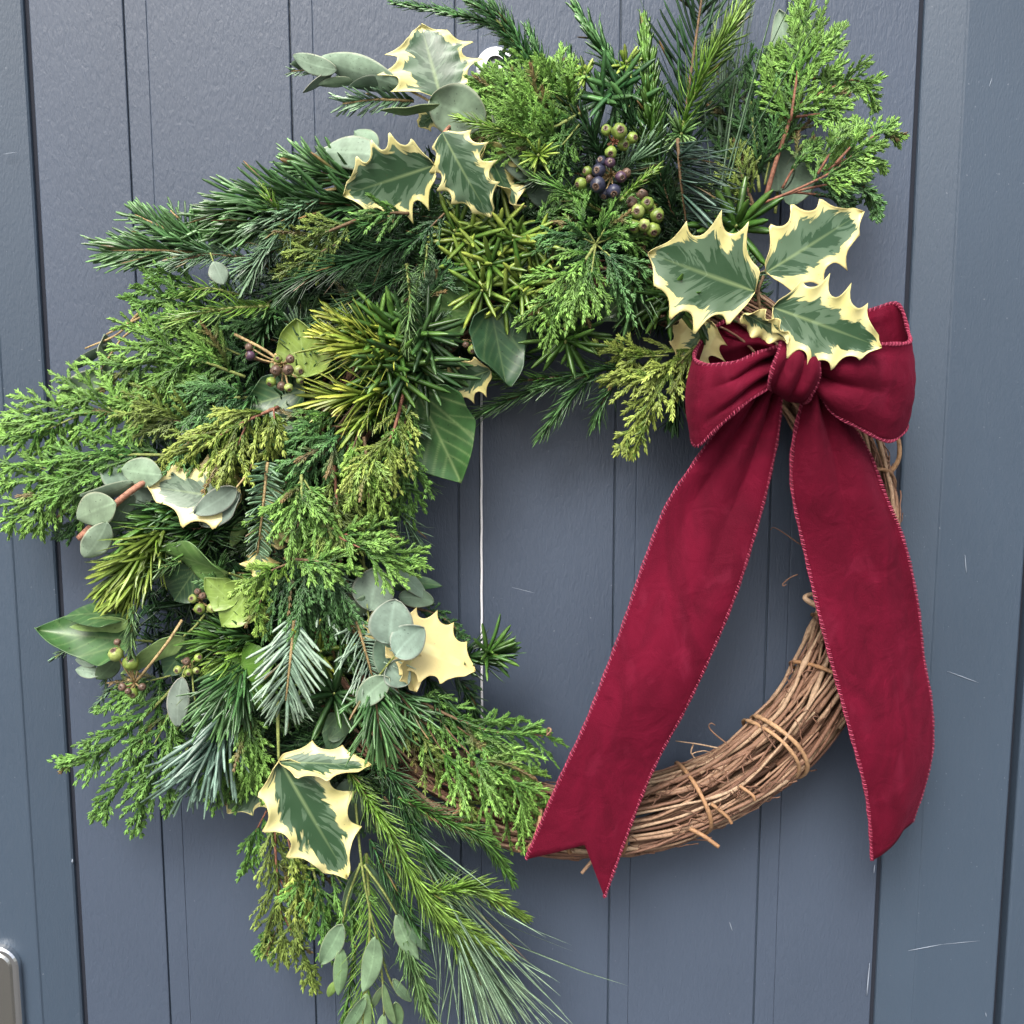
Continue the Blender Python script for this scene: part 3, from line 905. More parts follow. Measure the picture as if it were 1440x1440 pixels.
def leaf(parent, kind, b, tp, width, col=(.1, .2, .1), under=None, bias=0.0, ns=6, name='leaf', vein=1.0, **kw):
    if kind == 'holly':
        kw['cup'] = kw.get('cup', 0) * .7
        G, U, V = leafgrid(b, tp, width, o_holly(ns, kw.pop('depth', .38), seed=kw.pop('seed', 0.0)), ns * 10 + 1, 10, **kw)
        V_, Q = sheet(G, .00032)
        data = np.stack([np.maximum(np.abs(V), np.clip((U - .80) / .20, 0, 1)) + bias, U, np.exp(-(V / .035) ** 2) * (1 - .6 * U), V * .5 + .5], -1).reshape(-1, 4)
        return mk(name, V_, Q, None, M['holly'], parent, extra=np.vstack([data, data]))
    c = np.array(col)
    if kind == 'ivy':
        vein = min(1.0, vein * 1.6)
        kw_outline = kw.pop('outline', o_ivy)
        kw.setdefault('wave', .08); kw.setdefault('wavef', 1.5); kw.setdefault('twist', random.uniform(-22, 22))
        G, U, V = leafgrid(b, tp, width, kw_outline, 64, 22, **kw)
        lnx = np.linalg.norm(P(*tp) - P(*b))
        X = np.abs(V) * (width * MM / 2) * kw_outline(U, V) / lnx
        vn = np.exp(-(X / .012) ** 2)
        for th, ww in ((24, .011), (48, .010), (80, .008)):
            q = np.abs(X * math.cos(R(th)) - U * math.sin(R(th)))
            vn = np.maximum(vn, .85 * np.exp(-(q / ww) ** 2))
        for u0 in (.22, .38, .54, .70):
            q = np.abs(X * math.cos(R(38)) - (U - u0) * math.sin(R(38)))
            vn = np.maximum(vn, .6 * np.exp(-(q / .009) ** 2) * (U > u0))
        for th0, u0 in ((24, .35), (24, .6), (48, .3)):
            q = np.abs(X - math.tan(R(th0)) * u0 + (U - u0) * -math.tan(R(60)))
            vn = np.maximum(vn, .5 * np.exp(-(q / .014) ** 2) * (U > u0))
        cc = c[None, None] * (1 - .62 * vein * vn[..., None]) + np.array((.30, .42, .17)) * (.62 * vein * vn[..., None]) * (c.mean() / .09) ** .5
        V_, Q = sheet(G, .0005)
        return mk(name, V_, Q, None, M['ivy'], parent, np.vstack([cc.reshape(-1, 3)] * 2))
    kw.setdefault('cup', random.uniform(-.22, .25)); kw.setdefault('twist', random.uniform(-35, 35)); kw.setdefault('sag', random.uniform(-.05, .07))
    kw.setdefault('bendside', random.uniform(-.05, .05)); kw.setdefault('wave', random.uniform(.02, .12)); kw.setdefault('wavef', random.choice((1, 1.5, 2)))
    G, U, V = leafgrid(b, tp, width, kw.pop('outline', o_oval(random.uniform(.56, .72), random.uniform(.82, 1.0))), 26, 7, **kw)
    vn = np.exp(-(V / .06) ** 2) * (1 - .5 * U)
    rim = np.clip((np.abs(V) - .86) / .14, 0, 1)
    cc = c[None, None] * (1 + .35 * vein * vn[..., None]) * (1 + .18 * rim[..., None])
    lat = np.sin((U - np.abs(V) * .18) * 40) ** 12
    cc = cc * (1 + .10 * lat[..., None]) * (1 - rim[..., None] * np.array((-.10, .12, .10)))
    V_, Q = sheet(G, .0005)
    return mk(name, V_, Q, None, M['euc'], parent, np.vstack([cc.reshape(-1, 3)] * 2))

def B_(label, centre, berries, stalkcol='tan', petiole=None):
    """cluster of ivy berries: (px, py, radius px, colour)"""
    BC = {'g': (.15, .21, .04), 'l': (.22, .27, .075), 'd': (.020, .022, .042), 'p': (.060, .032, .055), 'b': (.11, .07, .05)}
    h0 = centre[2]
    t = thing('ivy_berry_cluster', label, 'berries', P(*centre), 'ivy berry clusters in the wreath')
    st = Acc()
    c = P(centre[0], centre[1], h0 - 8)
    for (x, y, r, ck, dh) in berries:
        p0 = P(x, y, h0 + dh)
        ax = nrm((p0 - c) * .9 + nrm(CAM - p0) * .004)
        rad = r * MM * .85 * random.uniform(.9, 1.08)
        k = 14
        e1 = nrm(np.cross(ax, np.array([.1, .2, 1.0]))); e2 = np.cross(ax, e1)
        prof = [(-1, .05), (-.9, .42), (-.6, .8), (-.1, 1), (.35, .95), (.64, .76), (.80, .52), (.84, .42), (.90, .36), (.76, .22), (.74, .12), (.96, .08), (1.0, .02)]
        a = np.linspace(0, 2 * math.pi, k, endpoint=False)
        V, cv = [], []
        base = np.array(BC[ck]) * random.uniform(.8, 1.2)
        for q, (hh, rr) in enumerate(prof):
            V.append(p0 + ax * hh * rad + rad * rr * (e1 * np.cos(a)[:, None] + e2 * np.sin(a)[:, None]))
            cc = base * (1.15 - .25 * (hh < -.3)) if q < 7 else np.array((.11, .07, .048)) * (1.3 if q < 9 else .6)
            cv.append(np.broadcast_to(cc, (k, 3)))
        j = np.arange(k); j2 = (j + 1) % k
        Q = np.vstack([np.stack([j + o * k, j2 + o * k, j2 + (o + 1) * k, j + (o + 1) * k], -1) for o in range(len(prof) - 1)])
        V = [vv_ * 1.0 for vv_ in V]
        for q in range(len(V)):
            V[q] = V[q] + (V[q] - p0) * (rng.normal(0, .035, (k, 1)) + .05 * np.sin(a * random.choice((3, 4, 5)) + 1)[:, None] * (q > 2))
        mk('berry', np.vstack(V), Q, None, M['berry'], t, np.vstack(cv))
        pos, _ = curve([c, (c + p0) / 2 + DOWN * .0008, p0 - ax * rad * .9], 6)
        V, Q, T = tube(pos, .0006, 5)
        st.add(V, Q, T, np.array(STEM[stalkcol]))
    for q in range(5):      # bare stalks
        e = c + nrm(rng.normal(0, 1, 3) + np.array([0, -1.2, 0])) * .008
        V, Q, T = tube([c, (c + e) / 2, e], [.0005, .0005, .0009], 5)
        st.add(V, Q, T, np.array(STEM[stalkcol]))
    if petiole:
        V, Q, T = tube(curve([P(*p) for p in petiole] + [c], 14)[0], .0010, 6)
        st.add(V, Q, T, np.array(STEM[stalkcol]))
    st.build('stalks', M['stem'], t)
    return t

def H_(label, leaves, stem=None, stemcol='brown', cat='holly'):
    b = leaves[0]['b']
    t = thing('holly_sprig', label, cat, P(*b), 'variegated holly in the wreath')
    for lf in leaves:
        leaf(t, 'holly', **lf)
    if stem:
        stem_tube(stem, .0013, .0009, stemcol, t)
    return t

def I_(label, leaves, stem=None, group='ivy leaves in the wreath'):
    t = thing('ivy_leaf_sprig' if len(leaves) > 1 else 'ivy_leaf', label, 'ivy', P(*leaves[0]['b']), group)
    for lf in leaves:
        leaf(t, 'ivy', name='leaf' if len(leaves) > 1 else 'blade', **lf)
    b = leaves[0]['b']
    stem_tube(stem or [(b[0] - (leaves[0]['tp'][0] - b[0]) * .18, b[1] - (leaves[0]['tp'][1] - b[1]) * .18, b[2] - 10), b], .0009, .0007, 'green', t, name='stalk')
    return t

def E_(label, leaves, stems, stemcol='pink', sr=.0011):
    t = thing('eucalyptus_sprig', label, 'eucalyptus', P(*stems[0][0]), 'eucalyptus in the wreath')
    for lf in leaves:
        leaf(t, 'euc', **lf)
    for s in stems:
        stem_tube(s, sr, sr * .7, stemcol, t)
    return t
def ev(bx, by, bh, tx, ty, th, w, c=(.19, .27, .20), roll=0, **kw):
    return dict(b=(bx, by, bh), tp=(tx, ty, th), width=w, col=tuple(np.array(c) * random.uniform(.9, 1.1)), roll=roll, **kw)
def hv(bx, by, bh, tx, ty, th, w, **kw):
    return dict(b=(bx, by, bh), tp=(tx, ty, th), width=w, **kw)
# ------------------------------------------------------------------ packed greenery under the sprigs
MASS = [(1050, 418), (1010, 425), (940, 380), (880, 310), (780, 300), (690, 340), (600, 390), (520, 430), (450, 500), (400, 580), (360, 680),
        (350, 780), (360, 880), (390, 960), (450, 1030), (540, 1080)]
mc, mt_ = curve([(x, y, 0) for x, y in MASS], 400)
acc = Acc()
nb = 13000
k = rng.integers(0, 400, nb)
wd = np.interp(k, [0, 50, 100, 180, 260, 340, 399], [24, 70, 130, 150, 190, 150, 60])
off = rng.uniform(-1, 1, nb) * wd
nx = np.stack([-mt_[k, 1], mt_[k, 0]], -1)
pp = mc[k, :2] + nx * off[:, None]
hh = np.where(k < 60, .62, 1) * rng.uniform(18, 46, nb) * (1 - .5 * (np.abs(off) / 150) ** 2)
pos = np.array([P(a, b, c) for a, b, c in zip(pp[:, 0], pp[:, 1], hh)])
d = rng.normal(0, 1, (nb, 3)) * np.array([1, .45, 1]) + np.array([0, -.25, 0])
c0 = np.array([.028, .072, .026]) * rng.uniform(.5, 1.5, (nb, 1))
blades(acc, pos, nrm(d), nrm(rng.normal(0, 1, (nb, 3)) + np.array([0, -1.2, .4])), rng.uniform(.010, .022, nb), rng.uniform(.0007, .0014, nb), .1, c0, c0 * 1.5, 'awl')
for i in range(240):
    q = random.randrange(10, 390)
    o1 = random.uniform(-.75, .75) * np.interp(q, [0, 50, 100, 180, 260, 340, 399], [20, 60, 125, 140, 180, 140, 50])
    x, y = mc[q, 0] - mt_[q, 1] * o1, mc[q, 1] + mt_[q, 0] * o1
    a = random.uniform(0, 6.28)
    h = random.uniform(26, 60)
    if i % 4 == 3: h = random.uniform(48, 66)
    if q < 70: h = min(h, 36)
    dl = random.uniform(45, 85)
    e = (x + dl * math.cos(a), y + dl * math.sin(a), h + random.uniform(-6, 10))
    pl_ = random.choice(('firdark', 'cypdark', 'fir', 'teal', 'cyp', 'yewdark', 'sage', 'olive')) if i % 4 == 3 else random.choice(('firdark', 'cypdark', 'yewdark'))
    if i % 3 == 0:
        gen_frond(acc, [(x, y, h), e], 34, 10, pal=pl_, dens=.5, size=3.2)
    else:
        gen_needles(acc, [(x, y, h), e], random.uniform(22, 38), 3.4, 60, mode='radial' if i % 2 else 'flat', pal=pl_, templ='awl' if i % 4 < 2 else 'blunt', incurve=random.uniform(0, .3))
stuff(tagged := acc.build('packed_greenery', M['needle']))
tagged['label'] = 'dark tangle of short evergreen needles packed beneath the wreath sprigs'
tagged['category'] = 'greenery'

# ------------------------------------------------------------------ top of the wreath
CRY = dict(mode='radial', ang=60, a_tip=26, incurve=.32, templ='awl', tip=.45)
N_('long thin dark cryptomeria shoot reaching out past the topmost holly leaf', [(775, 165, 55), (752, 95, 58), (705, 42, 56), (640, 20, 50), (552, 4, 44)], 20, 4.0, 330,
   name='cryptomeria_sprig', pal='teal', stem='green', side=[([(765, 140, 58), (728, 55, 62), (692, 6, 60)], 22, 150), ([(735, 75, 60), (690, 20, 64), (660, 4, 62)], 20, 90), ([(800, 165, 58), (765, 95, 60), (742, 38, 56)], 19, 130)], **CRY)
N_('short upright needle shoot between the thin shoot and the tall yew', [(808, 140, 55), (803, 105, 54), (801, 70, 50)], 17, 3.6, 110, name='cryptomeria_sprig', pal='teal', stem='green', **CRY)
C_('bright feathery cypress mass below the white hook', [(790, 195, 62), (735, 150, 72), (668, 128, 66)], 52, 28, pal='bright', size=2.7, dens=.95, stem='green',
   side=[([(800, 175, 55), (755, 110, 60), (712, 52, 54)], 34, 16), ([(800, 205, 66), (745, 185, 74), (695, 168, 70)], 54, 20), ([(815, 180, 64), (790, 120, 68), (775, 85, 58)], 40, 16), ([(800, 150, 60), (760, 120, 66), (715, 112, 60)], 40, 16), ([(805, 190, 58), (778, 135, 60), (752, 96, 54)], 40, 13), ([(770, 150, 60), (725, 118, 62), (682, 104, 56)], 26, 14), ([(760, 130, 56), (728, 95, 54), (706, 76, 48)], 12, 8, dict(pal='cypdark'))])
C_('mid green cypress tuft just above the dark eucalyptus leaves', [(815, 160, 66), (770, 180, 74), (725, 165, 74)], 44, 14, pal='cyp', size=2.7, dens=.8, stem='green',
   side=[([(815, 175, 68), (780, 210, 76), (735, 200, 76)], 38, 12)])
N_('slim yew shoot with sparse leaves pointing up at the door', [(905, 160, 60), (862, 92, 60), (812, 14, 52)], 34, 5.0, 88, name='yew_sprig', mode='radial', ang=38, a_tip=16, incurve=.08, templ='lance', pal='teal', stem='green', tip=.5)
N_('stout upright yew shoot with dense curled leaves', [(912, 260, 62), (914, 150, 66), (905, 30, 56)], 27, 5.0, 300, name='yew_sprig', mode='radial', ang=66, a_tip=18, incurve=.34, templ='lance', pal='yew', stem='brown', tip=.55)
N_('leaning yellow-green spruce shoot with upswept needles at the top edge', [(955, 190, 66), (985, 110, 72), (1020, 50, 70), (1052, 0, 60)], 36, 4.6, 190, name='spruce_sprig', mode='radial', ang=58, a_tip=20, incurve=.30, templ='awl', pal='lime', stem='green', tip=.5)
N_('dark fir sprig with stiff needles behind the yellow-green spruce shoot', [(955, 250, 50), (968, 130, 52), (985, 10, 48), (990, -30, 46)], 68, 5.6, 110, mode='flat', ang=48, a_tip=25, pal='firdark', lift=18)
N_('silver-blue fir sprig with needles combed toward the cypress branch', [(953, 195, 76), (957, 250, 78), (966, 320, 66)], 62, 5.4, 84, pal='blue', mode='up', ang=74, a_tip=72, roll=-72, incurve=.05, spread=24, s0=.05)
N_('broad fan of long bluish pine needles standing against the door', [(1005, 330, 38), (1012, 250, 38), (1018, 200, 36)], 290, 3.2, 44, name='pine_sprig', mode='radial', ang=12, a_tip=9, incurve=.02, templ='awl', pal='pine', tip=1)
C_('branching cypress with red-brown twigs at the top corner by the frame', [(1075, 285, 52), (1092, 225, 56), (1112, 165, 58), (1118, 140, 58)], 40, 12, pal='bright', stem='red', sr=.0017, size=2.8, dens=.95, shape=1, s0=.5, droop=0, nod=-.1,
   side=[([(1112, 170, 62), (1122, 100, 62), (1132, 50, 56), (1126, 2, 50)], 56, 28, dict(s0=.0)), ([(1108, 175, 56), (1092, 130, 56), (1086, 70, 50)], 52, 18, dict(pal='cyp')),
         ([(1120, 130, 58), (1150, 85, 56), (1172, 62, 52), (1182, 38, 46)], 34, 12, dict(shape=1)), ([(1118, 150, 60), (1160, 128, 60), (1200, 112, 54), (1222, 128, 50), (1232, 152, 46)], 40, 18, dict(s0=.1)),
         ([(1115, 165, 56), (1150, 160, 60), (1185, 148, 58), (1196, 100, 50)], 34, 12, dict(s0=.1)), ([(1130, 110, 56), (1150, 110, 60), (1180, 110, 54)], 30, 10, dict()),
         ([(1075, 285, 56), (1130, 262, 60), (1178, 236, 60), (1222, 196, 54), (1245, 184, 50), (1264, 196, 44)], 50, 26, dict(s0=.25)),
         ([(1160, 240, 60), (1195, 222, 58), (1228, 222, 52), (1244, 238, 46)], 34, 12, dict(s0=.1)), ([(1150, 245, 62), (1170, 210, 66), (1185, 180, 60)], 34, 10, dict()), ([(1175, 230, 62), (1200, 200, 62), (1205, 170, 54)], 28, 9, dict()),
         ([(1090, 278, 54), (1150, 262, 52), (1205, 258, 48), (1228, 280, 44), (1236, 306, 42)], 38, 16, dict(pal='teal', s0=.2)), ([(1110, 270, 50), (1160, 275, 50), (1200, 285, 44)], 34, 12, dict(pal='cypdark')),
         ([(1100, 265, 50), (1120, 230, 54), (1145, 200, 52)], 40, 12, dict(pal='cyp'))])
C_('dark green cypress fan between the pine needles and the red-brown twigs', [(1068, 270, 46), (1060, 190, 48), (1052, 90, 44)], 70, 18, pal='cypdark', size=2.8, dens=.7, stem='green', droop=-.05,
   side=[([(1062, 270, 44), (1035, 200, 44), (1022, 130, 42)], 46, 12), ([(1075, 260, 46), (1090, 180, 46), (1088, 110, 44)], 50, 12)])
C_('dead-looking brownish cypress clump at the foot of the red-brown twigs', [(1060, 290, 48), (1045, 250, 50), (1030, 215, 48)], 40, 10, pal='olive', size=2.6, stem='brown', side=[([(1062, 292, 48), (1030, 270, 50), (1010, 250, 48)], 30, 8)])
E_('sparse eucalyptus leaves rising behind the corner cypress', [ev(1108, 200, 34, 1096, 14, 30, 46, (.17, .25, .17), 20), ev(1130, 60, 34, 1190, 64, 28, 34, (.10, .15, .11), 50), ev(1095, 270, 40, 1092, 185, 38, 42, (.08, .13, .085)), ev(1112, 290, 42, 1132, 210, 40, 44, (.09, .15, .095))],
   [[(1090, 300, 36), (1104, 180, 32), (1122, 58, 32)]], 'green')
Y_('glossy yew rosette above the paired bow holly leaves', [(1035, 318, 74, 50, .1, .2)], W=9.5, n=17, pal='yew', cone=82)
Y_('tiny yellow-green yew tip beside the dark needles at the top middle', [(958, 188, 70, 22)], W=3.2, n=30, pal='rose', cone=55)
Y_('pale yew tip on the cryptomeria above the blue-black berries', [(757, 218, 78, 20)], W=3.2, n=26, pal='limeyew', cone=55)
Y_('pale bud-like yew tips at the base of the slim yew shoot', [(822, 104, 64, 16, 0, .4, 'limeyew'), (881, 88, 66, 18, 0, .4, 'limeyew')], W=4.5, n=16)
Y_('curved dark yew leaves beneath the slim yew shoot', [(865, 125, 66, 46, -.5, .2), (845, 140, 64, 40, -.7, 0), (885, 150, 66, 40, .1, .1)], W=7.5, n=14, pal='teal', cone=88)
N_('dark spruce tangle above the green berries', [(960, 330, 60), (930, 250, 66), (935, 150, 62)], 34, 3.6, 170, name='spruce_sprig', mode='radial', ang=60, pal='firdark', templ='awl', incurve=.2,
   side=[([(850, 230, 62), (830, 190, 66), (800, 130, 60)], 34, 130), ([(830, 250, 62), (790, 240, 68), (745, 255, 66)], 30, 110), ([(900, 210, 64), (885, 160, 66), (860, 110, 60)], 30, 120)])
N_('spruce shoot with thin curved needles under the blue-black berries', [(850, 300, 74), (800, 272, 80), (752, 250, 76)], 24, 3.2, 74, name='spruce_sprig', mode='radial', ang=58, templ='awl', pal='cyp', incurve=.34, stem='green')
N_('small bright spruce tip between the blue-black and green berries', [(872, 282, 88), (900, 255, 92), (926, 236, 88)], 13, 3.4, 60, name='spruce_tip', mode='radial', ang=46, templ='awl', pal='lime', stem='green')
C_('bright cypress spray fanning from a brown bud under the berries', [(838, 343, 80), (810, 385, 86), (768, 442, 80)], 56, 18, pal='bright', size=3.1, ang=38, dens=.7, shape=2, s0=.1, droop=.2, stem='green',
   side=[([(838, 343, 82), (828, 400, 88), (812, 440, 80)], 34, 12), ([(838, 343, 82), (858, 310, 88), (878, 282, 84)], 42, 12, dict(pal='cyp')), ([(838, 343, 80), (865, 370, 84), (868, 410, 76)], 40, 10, dict(pal='teal')),
         ([(838, 343, 80), (800, 330, 84), (770, 345, 78)], 40, 10, dict(pal='teal')), ([(838, 343, 80), (818, 310, 84), (808, 280, 80)], 30, 8, dict(pal='cyp')), ([(838, 343, 80), (875, 330, 84), (890, 350, 78)], 34, 8, dict(pal='cyp'))])
Y_('large clump of yellow-edged yew rosettes below the holly cluster', [(660, 335, 70, 44, -.2, .1), (722, 338, 74, 46), (752, 350, 70, 40, .2, 0), (690, 372, 76, 42), (735, 400, 74, 46, .1, -.1), (678, 408, 74, 44, -.1, -.2), (650, 372, 68, 40, -.4, 0), (710, 430, 68, 40, 0, -.4), (640, 325, 66, 38, -.3, .3), (700, 325, 70, 36, 0, .3), (755, 400, 66, 38, .4, -.1)],
   W=6.2, n=15, pal='varieg', cone=84)
N_('dark fir twig with straight needles beneath the green berries', [(905, 350, 70), (895, 400, 72), (885, 450, 62)], 46, 4.2, 46, pal='fir', mode='radial', ang=62, a_tip=30, incurve=.05, templ='blunt')
Y_('drooping yew rosette between the dark ivy and the cypress tips', [(795, 480, 64, 46, 0, -.6), (815, 470, 62, 40, .2, -.6)], W=7, n=17, pal='yew', cone=84)
Y_('dark yew tuft hanging under the bow holly leaf', [(940, 420, 74, 50, 0, -.7, 'yew'), (975, 430, 72, 50, .1, -.9, 'yewdark'), (925, 405, 70, 40, -.4, -.3, 'yew')], W=7.4, n=14, cone=76)
I_('folded dark ivy leaf pair below the dark fir twig', [hv(902, 395, 62, 842, 455, 58, 58, col=(.038, .075, .034), cup=.2), hv(912, 400, 64, 862, 462, 58, 40, col=(.05, .10, .045), roll=35)])
C_('yellow-green thuja spray drooping into the ring beside the bow', [(985, 480, 56), (945, 520, 62), (912, 570, 60), (868, 636, 50)], 58, 20, name='thuja_spray', pal='thuja', size=3.4, ang=42, dens=.5, shape=1, s0=.05, stem='green', inner=.1,
   side=[([(940, 500, 60), (885, 500, 64), (838, 486, 58)], 40, 12), ([(945, 525, 60), (890, 530, 62), (845, 535, 54)], 36, 12), ([(915, 575, 58), (902, 610, 56), (888, 640, 50)], 22, 9, dict(third=False))])
N_('dark spruce branch lying along the inner top edge of the ring', [(950, 525, 44), (850, 520, 48), (760, 545, 46), (672, 582, 40)], 34, 4.0, 260, name='spruce_sprig', mode='radial', ang=52, a_tip=25, pal='fir', templ='awl', incurve=.26,
   side=[([(840, 522, 46), (800, 560, 46), (762, 610, 40)], 30, 120), ([(880, 525, 46), (850, 560, 44), (835, 598, 38)], 26, 80), ([(790, 530, 48), (730, 535, 50), (690, 530, 48)], 24, 70, dict(pal='cyp')), ([(770, 500, 44), (720, 510, 46), (700, 520, 44)], 30, 70)])
N_('dark fir stub tucked behind the left bow loop', [(965, 470, 46), (955, 540, 44), (945, 590, 38)], 36, 3.6, 90, mode='radial', ang=60, pal='firdark', templ='blunt')
B_('green ivy berries with a reddish bare umbel, uppermost cluster', (862, 200, 82), [(853, 183, 8, 'g', 4), (871, 185, 11.5, 'g', 8), (889, 194, 8.5, 'g', 3), (877, 203, 8, 'g', 2), (859, 214, 8, 'g', 6)], 'pink')
B_('blue-black ivy berry cluster with two green ones beside it', (860, 246, 84), [(846, 227, 7.5, 'd', 2), (858, 229, 7, 'p', 6), (842, 240, 9.5, 'd', 5), (873, 249, 8, 'p', 4), (841, 260, 10.5, 'd', 6), (863, 269, 10.5, 'd', 6), (850, 273, 7.5, 'd', 2), (826, 241, 7.5, 'g', 0), (817, 258, 8.5, 'g', 1), (881, 243, 6.5, 'b', 0), (829, 251, 5, 'b', 3)], 'tan')
B_('green ivy berries with brown caps close to the silver-blue fir', (908, 298, 82), [(910, 286, 10, 'g', 7), (897, 297, 9.5, 'l', 8), (924, 303, 10.5, 'g', 6), (892, 318, 10, 'g', 6), (906, 316, 9.5, 'l', 9), (918, 323, 10, 'g', 5), (888, 285, 8.5, 'b', 2), (903, 274, 8, 'b', 0), (914, 294, 8.5, 'g', 2)], 'brown', petiole=[(905, 355, 72), (907, 330, 76)])
E_('dark grey-green eucalyptus leaves behind the twisted holly leaf', [ev(688, 190, 64, 722, 228, 66, 30, (.075, .105, .085), 20), ev(705, 195, 68, 762, 258, 66, 46, (.08, .12, .085), 25), ev(740, 250, 62, 792, 296, 60, 40, (.05, .085, .06)), ev(692, 150, 70, 748, 250, 70, 34, (.12, .18, .11), 40)],
   [[(680, 180, 60), (700, 200, 62), (735, 245, 58)]], 'tan')
N_('light green spruce shoot crossing the eucalyptus by the hook', [(745, 195, 78), (700, 182, 84), (645, 165, 80)], 20, 3.2, 90, name='spruce_sprig', mode='radial', ang=50, templ='awl', pal='lime', stem='green', incurve=.2)
H_('large pale holly leaf pointing up at the top of the wreath', [hv(620, 138, 66, 592, 38, 54, 112, ns=4, cup=.12, sag=.04, seed=.2, roll=-8, wave=.05, wavef=4)], [(632, 180, 60), (625, 155, 64), (620, 138, 66)])
H_('three holly leaves on one twig, one broad, one narrow and one twisted', [
    hv(612, 232, 80, 484, 274, 70, 92, ns=5, cup=.15, sag=.03, wave=.05, wavef=5, roll=6),
    hv(622, 186, 86, 690, 306, 82, 72, ns=5, cup=-.10, sag=.05, wave=.05, wavef=5, seed=.3, roll=-14, bias=.02),
    hv(682, 205, 72, 726, 298, 70, 50, ns=4, cup=.5, wave=.3, wavef=3, roll=48, twist=50, bias=.16),
    hv(612, 160, 62, 588, 178, 58, 30, ns=3, roll=20, bias=.2)], [(640, 172, 60), (630, 180, 76), (620, 192, 82)], 'pink')
E_('slender eucalyptus leaves reaching out level with the topmost holly leaf', [ev(566, 122, 66, 448, 82, 56, 38, (.22, .31, .22), 25), ev(474, 98, 58, 412, 78, 50, 24, (.24, .33, .24), 15), ev(556, 122, 62, 490, 124, 58, 24, (.07, .11, .075), 40), ev(505, 115, 56, 447, 120, 50, 14, (.15, .22, .14), 30),
    ev(470, 98, 54, 426, 130, 48, 12, (.18, .24, .19), 40), ev(450, 95, 52, 410, 90, 46, 16, (.08, .13, .08), 40), ev(605, 140, 74, 684, 170, 76, 62, (.20, .28, .19), -8, cup=.12), ev(618, 146, 78, 535, 154, 76, 16, (.16, .25, .12), 55)],
   [[(640, 168, 62), (600, 140, 66), (540, 112, 62), (470, 96, 56)]], 'tan', .0009)
N_('small fir sprig below the slender eucalyptus leaves', [(582, 142, 56), (530, 140, 56), (482, 146, 50)], 25, 4.6, 64, pal='sage', mode='flat', ang=52, a_tip=30, stem='tan', side=[([(520, 110, 46), (460, 98, 46), (410, 100, 42)], 15, 60, dict(templ='awl'))])
E_('three rounded eucalyptus leaves on the shoulder of the wreath', [ev(535, 222, 66, 434, 226, 54, 44, (.25, .35, .25), 15), ev(530, 210, 62, 498, 184, 56, 30, (.17, .25, .17), 10), ev(538, 220, 70, 455, 215, 66, 40, (.24, .33, .24), -10)], [[(560, 235, 56), (532, 220, 62)]], 'green')

# ------------------------------------------------------------------ shoulder
N_('thick-needled fir branch along the upper outer edge', [(520, 290, 60), (430, 285, 64), (350, 290, 60), (285, 318, 50)], 58, 7.0, 230, pal='fir', mode='flat', ang=42, a_tip=18, lift=38, incurve=.06, spread=24,
   side=[([(520, 265, 58), (460, 245, 58), (420, 232, 52)], 44, 90), ([(440, 300, 66), (380, 310, 68), (310, 330, 60)], 44, 90)])
N_('flat fir spray pointing away from the wreath at the outer tip', [(300, 358, 54), (225, 352, 52), (155, 352, 44)], 46, 6.0, 130, pal='fir', mode='flat', ang=42, a_tip=16, lift=12, roll=5, stem='tan',
   side=[([(295, 352, 54), (240, 325, 54), (190, 302, 46)], 34, 70), ([(280, 350, 54), (262, 320, 54), (240, 296, 48)], 26, 24)])
N_('pale green spruce twig with curved needles over the flat fir spray', [(345, 362, 72), (290, 358, 74), (240, 372, 68)], 24, 4.4, 80, name='spruce_sprig', mode='flat', ang=54, templ='awl', pal='sage', stem='brown', incurve=.25, lift=30)
N_('bluish spruce twigs crossing on the upper outer side', [(420, 300, 74), (385, 335, 80), (345, 400, 76)], 34, 3.8, 110, name='spruce_sprig', mode='radial', ang=52, templ='awl', pal='sage', incurve=.2,
   side=[([(450, 280, 72), (400, 300, 78), (350, 320, 74)], 28, 80), ([(430, 330, 74), (370, 360, 78), (310, 395, 72)], 28, 80), ([(400, 310, 76), (385, 290, 80), (372, 262, 74)], 20, 40, dict(pal='lime'))])
N_('dense dark spruce branch with fine needles in the shoulder', [(600, 330, 62), (520, 360, 74), (440, 385, 74), (385, 420, 66)], 46, 3.0, 420, name='spruce_sprig', mode='radial', ang=46, a_tip=25, pal='firdark', templ='awl', incurve=.08,
   side=[([(590, 370, 62), (520, 410, 70), (450, 450, 64)], 42, 220), ([(590, 300, 64), (520, 315, 72), (440, 335, 72)], 34, 180, dict(pal='teal'))])
C_('olive-tinged cypress patch on top of the dense dark spruce', [(500, 310, 78), (450, 330, 84), (395, 350, 78)], 40, 14, pal='olive', size=2.8, side=[([(480, 340, 78), (440, 360, 82), (400, 385, 76)], 34, 10)])
C_('small bright cypress tips next to the broad holly leaf', [(575, 300, 74), (540, 300, 80), (495, 312, 76)], 26, 10, pal='cyp', size=3.0, third=False, side=[([(625, 300, 72), (600, 325, 74), (585, 345, 70)], 26, 8, dict(pal='cypdark'))])
E_('single small round eucalyptus leaf over the needles', [ev(300, 368, 84, 315, 400, 84, 24, (.22, .29, .22), 15)], [[(296, 356, 78), (300, 368, 84)]], 'green', .0006)
N_('yellow-green spruce twig trailing below the single round leaf', [(380, 430, 72), (310, 435, 76), (240, 452, 68)], 25, 4.2, 90, name='spruce_sprig', mode='flat', ang=56, templ='awl', pal='lime', incurve=.3, lift=30, stem='green', side=[([(340, 415, 72), (290, 405, 74), (250, 415, 68)], 20, 50)])
